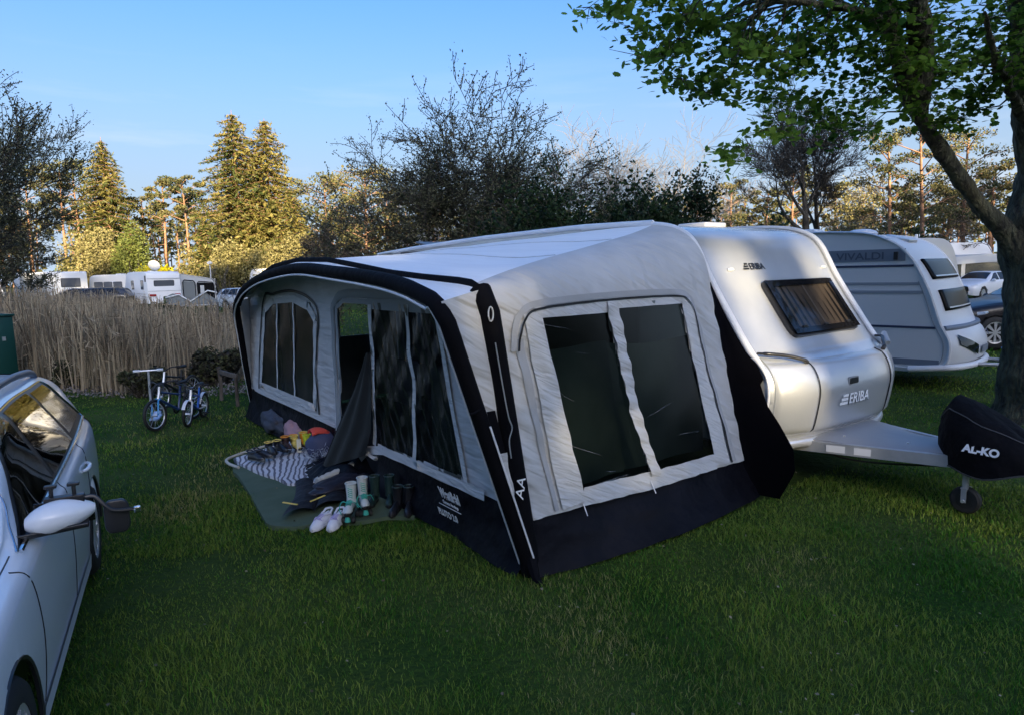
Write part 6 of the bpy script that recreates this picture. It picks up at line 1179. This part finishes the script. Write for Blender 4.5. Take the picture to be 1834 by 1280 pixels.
# footwear (local: y = toe direction)
def shoe(T, x0, y0, ln, m_up, m_sole, shaft=0., m_lin=None, m_lace=None, rz=0., w=.085, wheels=False, heel=0., z0=0.):
    Mt = Matrix.Translation((x0, y0, z0)) @ Matrix.Rotation(rz, 4, 'Z'); s_ = ln/.26
    def tr(mbx): mbx.v = [tuple(Mt @ Vector(p)) for p in mbx.v]; return mbx
    hw = lambda t: w/2*s_*interp(t, [0, .04, .1, .3, .5, .75, .90, .97, 1], [.10, .55, .78, .80, .78, 1.0, .78, .42, .04])
    base = .075 if wheels else .0
    so_ = T.part('sole', tr(MB().grid(lambda a, b: (lambda b: Vector((math.cos(2*math.pi*a)*1.06*hw(b), ln*(b-.4), base+(.012 if math.sin(2*math.pi*a) > 0 else 0)*1+.014+.012*math.sin(2*math.pi*a))))(.5-.5*math.cos(math.pi*b)), 12, 16)), m_sole, smooth=50)
    hgt = lambda t: s_*interp(t, [0, .1, .3, .45, .6, .8, .95, 1], [.065, .085, .085, .082, .070, .052, .036, .016])
    up_ = T.part('upper', tr(MB().grid(lambda a, b: (lambda an: Vector((math.cos(an)*hw(b)*(1-.25*max(0, math.sin(an))*(1 if b < .5 else .3)), ln*(b-.4), base+.02+max(0, math.sin(an))**.8*hgt(b))))(math.pi*(a*1.2-.1)), 14, 18)), m_up, smooth=180)
    if shaft:
        T.part('shaft', tr(MB().tube([(0, -.26*ln, base+.06), (0, -.25*ln, base+.10), (0, -.27*ln, base+shaft*.6), (0, -.27*ln, base+shaft)], [w*.50, w*.47, w*.50, w*.56], 14, cap=False)), m_up, smooth=180)
        T.part('shaft_rim', tr(MB().tube([(w*.56*math.cos(a), -.27*ln+w*.56*math.sin(a), base+shaft) for a in np.linspace(0, 6.283, 17)[:-1]], .006, 6, closed=True)), m_lin or m_up)
    else: T.part('collar', tr(MB().tube([(.033*s_*math.cos(a), -.20*ln+.058*s_*math.sin(a), base+.100*s_+(.014 if math.sin(a) < 0 else -.004)*s_) for a in np.linspace(0, 6.283, 15)[:-1]], .009*s_, 6, closed=True)), m_lin or m_up, smooth=60); T.part('lining', tr(MB().ball((0, -.20*ln, base+.088*s_), (.032*s_, .055*s_, .012), 10, 5)), plastic_b)
    if m_lace:
        lc = MB()
        for k in range(5):
            y = ln*(.06+.055*k); z = base+.026+hgt(.46+.055*k); lc.tube([(-.024, y, z-.008), (0, y+.012, z+.004), (.024, y-.004, z-.008)], .0045, 5)
        if shaft:
            for k in range(5): z = base+.11+k*(shaft-.14)/5; lc.tube([(-.02, -.27*ln+w*.50, z), (.02, -.27*ln+w*.50, z+.015)], .004, 5)
        kk = 1 if wheels else .45; lc.tube(catmull([(0, .08, base+.10), (.05*kk, .07, base+.09+.02*kk), (.07*kk, .10, base+.06), (.04*kk, .16-.05*(1-kk), base+.03)], 4), .004, 5).tube(catmull([(0, .08, base+.10), (-.05*kk, .08, base+.09+.02*kk), (-.08*kk, .05, base+.05)], 4), .004, 5)
        T.part('laces', tr(lc), m_lace)
    if wheels:
        T.part('wheel_plate', tr(MB().box((0, .02, base-.004), (.05, ln*.85, .012))), plastic_b)
        for y in (-.26*ln, .36*ln):
            for x in (-.042, .042): T.part('wheel', tr(MB().lathe([(0, -.016), (.024, -.016), (.030, -.008), (.030, .008), (.024, .016), (0, .016)], (x, y, .031), 12, 'X')), m_sole, smooth=40)
        T.part('toe_stop', tr(MB().tube([(0, .50*ln, .03), (0, .50*ln, .07)], [.026, .018], 8)), mat('teal', (.05, .40, .32), .6))
def shoes(name, label, cat, u, v, rz, ln, up, sole, gap=.115, stag=.0, splay=.1, z=.035, **k):
    T = Thing(name, label, cat, tuple(UV(u, v, z)), R(rz)); shoe(T, -gap/2, 0, ln, up, sole, rz=splay, **k); shoe(T, gap/2, stag, ln, up, sole, rz=-splay, **k); return T
sw = mat('shoe_white', (.70, .71, .76), .6, bump=.3, bscale=60); sol_w = mat('sole_white', (.72, .72, .74), .6); lace_v = mat('lace_violet', (.45, .42, .68), .7); teal = mat('teal', (.05, .40, .32), .6)
bkl = mat('boot_black', (.014, .014, .018), .35, coat=.2); grw = mat('welly_green', (.020, .045, .042), .35); skc = mat('skate_white', (.55, .60, .60), .45); yel = mat('boot_yellow', (.75, .55, .12), .6); ora = mat('boot_orange', (.85, .30, .02), .5); gry = mat('boot_lime', (.55, .60, .03), .5)
shoes('sneakers', 'pair of white trainers in the grass at the tip of the green sheet', 'shoes', 1.84, -.74, 165, .275, sw, sol_w, w=.10, m_lace=lace_v, z=.0, stag=.03)
shoes('roller_skates', 'pair of white high roller skates with turquoise laces', 'roller skates', 1.93, -.46, 190, .25, skc, rubber, shaft=.23, m_lace=teal, wheels=True, z=.01, stag=.14, splay=.15, gap=.11)
shoes('rubber_boots', 'pair of dark green rubber boots beside the roller skates', 'boots', 2.02, -.19, 180, .23, grw, rubber, shaft=.25, gap=.15, z=.01)
shoes('leather_boots', 'pair of black ankle boots nearest the awning skirt', 'boots', 1.72, -.13, 178, .25, bkl, rubber, shaft=.22, gap=.115, z=.0, m_lin=grw)
shoes('walking_shoes', 'pair of black shoes lying at the far corner of the striped rug', 'shoes', 4.06, -.72, 250, .25, bkl, mat('sole_grey', (.12, .13, .12), .7), z=.09)
shoes('ankle_boots', 'pair of black boots with yellow lining behind the striped rug', 'boots', 4.25, -.47, 225, .24, bkl, rubber, shaft=.12, m_lin=yel, z=.09)
shoes('winter_boots', 'pair of dark boots with pale yellow and orange tops', 'boots', 4.30, -.27, 220, .23, mat('boot_brown', (.04, .015, .012), .5), rubber, shaft=.14, m_lin=ora, z=.09)
T = Thing('winter_boots', 'yellow and orange child boot tops in the middle of the boot row', 'boots', tuple(UV(4.25, -.12, .09)), R(220)); shoe(T, 0, 0, .2, ora, rubber, shaft=.17, m_lin=yel); shoe(T, .12, .02, .2, yel, rubber, shaft=.15, m_lin=yel)
T = Thing('child_boots', 'lime green child boots at the right end of the boot row', 'boots', tuple(UV(4.05, -.03, .10)), R(215)); shoe(T, 0, 0, .19, mat('boot_maroon', (.06, .012, .02), .5), rubber, shaft=.12, m_lin=gry); shoe(T, .12, .0, .19, gry, rubber, shaft=.17, m_lin=gry)
for i, (u, v, lab) in enumerate(((4.12, -.24, 'short white wooden peg standing on the rug, left one of three'), (4.02, -.12, 'short white wooden peg standing on the rug, middle one of three'), (3.98, -.02, 'tall cream wooden peg standing on the rug, right one of three'))): single('wooden_peg', MB().box((0, 0, .07), (.05, .012, .16)), mat('peg_cream', (.72, .66, .50), .7), lab, 'peg', tuple(UV(u, v, .08)), R(20), group='pegs on the rug', bevel=.004)
def blob(nm, lab, cat, u, v, z, r, m, rz=0, amp=.25, fr_=9., n=44, flat=.0):
    def f(a, b):
        th = 2*math.pi*a; ph = math.pi*b; d = Vector((math.cos(th)*math.sin(ph), math.sin(th)*math.sin(ph), math.cos(ph))); k = 1+amp*.55*noise.noise(d*2.0+Vector((u, v, 0)))+amp*.18*noise.noise(d*5); q = Vector((d.x*r[0]*k, d.y*r[1]*k, d.z*r[2]*k+r[2]*.9)); q.z = max(q.z, 0); return q
    return single(nm, MB().grid(f, n, n//2), m, lab, cat, tuple(UV(u, v, z)), RA+R(rz), smooth=180)
blob('backpack', 'dark blue bag with a bright red flap in the awning doorway', 'bag', 3.72, -.10, .06, (.19, .17, .17), mat('bag_blue', (.05, .06, .12), .7), amp=.15)
single('bag_flap', MB().grid(lambda a, b: (lerp(-.12, .12, a), .12*math.cos(math.pi*b)*.7, .25+.06*math.sin(math.pi*b)-.18*(a-.3)**2), 10, 8), mat('bag_red', (.75, .08, .05), .6), 'bright red flap folded over the dark blue bag', 'flap', tuple(UV(3.72, -.12, .12)), RA, smooth=180, solid=.012)
rngf = np.random.default_rng(9); q = rngf.normal(0, 1, (900, 3))*np.array([.13, .10, .04])+np.array([0, 0, .07]); V, F = cloud(q, rngf.uniform(.04, .09, 900), rngf, (np.array([(0, -.5, 0), (.06, 0, .05), (0, .5, 0), (-.06, 0, .05)]), [(0, 1, 2, 3)])); o = link('slippers', np_mesh('slippers', V, F, 4), mat('fluffy', (.45, .50, .58), .9)); o.location = UV(3.60, -.10, .07); tag(o, 'fluffy pale blue slippers on the right edge of the striped rug', 'slippers')
blob('blanket', 'crumpled pale pink cloth at the foot of the awning window', 'blanket', 4.9, -.02, .02, (.12, .28, .13), mat('cloth_pink', (.42, .24, .26), .8, bump=.7, bscale=9), amp=.6)
blob('sack', 'dark grey bundle against the awning skirt below the left window', 'bundle', 5.7, -.06, .0, (.12, .42, .15), mat('bundle_grey', (.05, .055, .075), .7, bump=.6, bscale=9), amp=.6)
blob('cushion', 'tan bundle beside the pink cloth', 'bundle', 4.62, .0, .02, (.10, .15, .10), mat('cloth_tan', (.30, .24, .19), .8), amp=.4)
# black trousers spread out, jacket sleeves
def trouser(a, b):
    u = lerp(3.10, 2.16, b); gapv = .30*clamp((b-.35)/.65); s_ = (a-.5)*2; v = lerp(-.46, -.78, b)+.06*math.sin(b*3)+s_*lerp(.17, .30, b)
    z = .050+.045*max(0, math.sin(a*2*math.pi*(1 if True else 1)) if b < 0 else (abs(math.sin(a*2*math.pi))**.6))*(.5+.5*clamp(b*2))+.015*noise.noise(Vector((u*9, v*9, 0)))
    if b > .40 and abs(s_) < .05: z = .035
    return Vector((v, u, z))
single('trousers', MB().grid(trouser, 36, 30), mat('trouser_black', (.008, .008, .012), .7, bump=.8, bscale=12), 'black rain trousers laid out flat on the green sheet', 'trousers', tuple(OA), RA, smooth=180)
for v_, lab in ((-.92, 'pale yellow reflective strip on the left trouser leg hem'), (-.62, 'pale yellow reflective strip on the right trouser leg hem')): pass
TRS = bpy.data.objects['trousers']
for v0, v1, u0, u1_ in ((-.98, -.90, 2.36, 2.22), (-.78, -.62, 2.22, 2.30)): o = mesh_obj('reflective_strip', MB().tube([(v0, u0, .115), (v1, u1_, .115)], .012, 6, flat=.5), yel, TRS)
blob('jacket', 'dark crumpled jacket between trousers and roller skates', 'jacket', 2.62, -.33, .03, (.34, .16, .07), mat('jacket_dark', (.018, .017, .028), .5, bump=.7, bscale=10), rz=20, amp=.5)
c_ = catmull([(-.52, 2.76, .11), (-.40, 2.80, .13), (-.20, 2.86, .15), (.0, 2.95, .17), (.06, 2.98, .17)], 8); tb = MB().tube(c_, [.036+.004*math.sin(i*1.7) for i in range(len(c_))], 14); single('rolled_blind', tb, mat('tube_grey', (.46, .47, .45), .7, bump=.6, bscale=9), 'grey rolled up fabric tube lying across the sheet', 'roll', tuple(OA), RA, smooth=60)
c_ = catmull([(-.06, 3.62, .10), (-.12, 3.4, .13), (-.15, 3.2, .12), (-.10, 3.05, .10), (-.25, 2.98, .08), (-.42, 3.0, .07), (-.50, 2.86, .07)], 5); single('fabric_strap', MB().tube(c_, .030, 8, flat=.45), mat('tube_grey2', (.42, .44, .46), .7, bump=.5, bscale=9), 'loose grey fabric band folded beside the rolled tube', 'strap', tuple(OA), RA, smooth=60)
single('hem_loop', MB().tube(catmull([(.0, 2.5, .30), (-.06, 2.75, .36), (-.08, 3.0, .33), (-.04, 3.25, .27), (.02, 3.42, .22)], 5), .042, 10, flat=.4), fab_lt, 'pale fabric band bulging from the bottom of the open awning panel', 'fabric band', tuple(OA), RA, smooth=60)

# ================================================================== SMALL SETTING THINGS
P = G(4, 690); CB = Thing('utility_cabinet', 'dark green metal power cabinet at the left edge behind the car', 'cabinet', (P.x+.12, P.y-.2, 0), R(-25))
cg = mat('cabinet_green', (.005, .055, .045), .5); CB.part('housing', MB().box((0, 0, .72), (.62, .42, 1.44)), cg, bevel=.015); CB.part('lid', MB().box((0, 0, 1.465), (.68, .48, .05)), cg, bevel=.015); CB.part('door', MB().box((0, -.222, .74), (.50, .02, 1.2)), mat('cabinet_door', (.006, .075, .06), .45), bevel=.006)
CB.part('sticker', MB().box((.16, -.236, 1.0), (.05, .006, .06)), white_print); CB.part('lock', MB().box((.22, -.24, .85), (.03, .02, .05)), trimw); CB.part('socket', MB().box((.315, 0, 1.0), (.02, .06, .08)), trimw)
P1 = G(397, 716); P2_ = G(440, 720); FN = Thing('wooden_rail', 'short weathered wooden rail on two posts beside the awning edge', 'fence', (P1.x, P1.y, 0)); wdm = mat('old_wood', (.08, .065, .05), .9, col2=(.15, .125, .10), nscale=9, aniso=(1, 1, .3), bump=.5, bscale=20)
FN.part('post', MB().tube([(0, 0, 0), (.01, 0, .30), (-.01, 0, .58)], [.035, .032, .035], 8), wdm); FN.part('post', MB().tube([(P2_.x-P1.x, -.6, 0), (P2_.x-P1.x, -.6, .5)], .03, 8), wdm); FN.part('rail', MB().box(((P2_.x-P1.x)*.5, -.3, .50), (math.hypot(P2_.x-P1.x, .6)+.1, .035, .08), rz=math.atan2(-.6, P2_.x-P1.x)), wdm, bevel=.006)
# path light pole far left, lamp post
o = Thing('lamp_post', 'slender pale lamp post far behind among the golden shrubs', 'lamp post', tuple(D(378, 500, 56))[:2]+(0,)); o.part('pole', MB().tube([(0, 0, 0), (0, 0, 3.3)], .05, 6), trimw); o.part('lamp_head', MB().lathe([(0, .25), (.22, .15), (.2, 0), (0, 0)], (0, 0, 3.3), 10), cwhite)
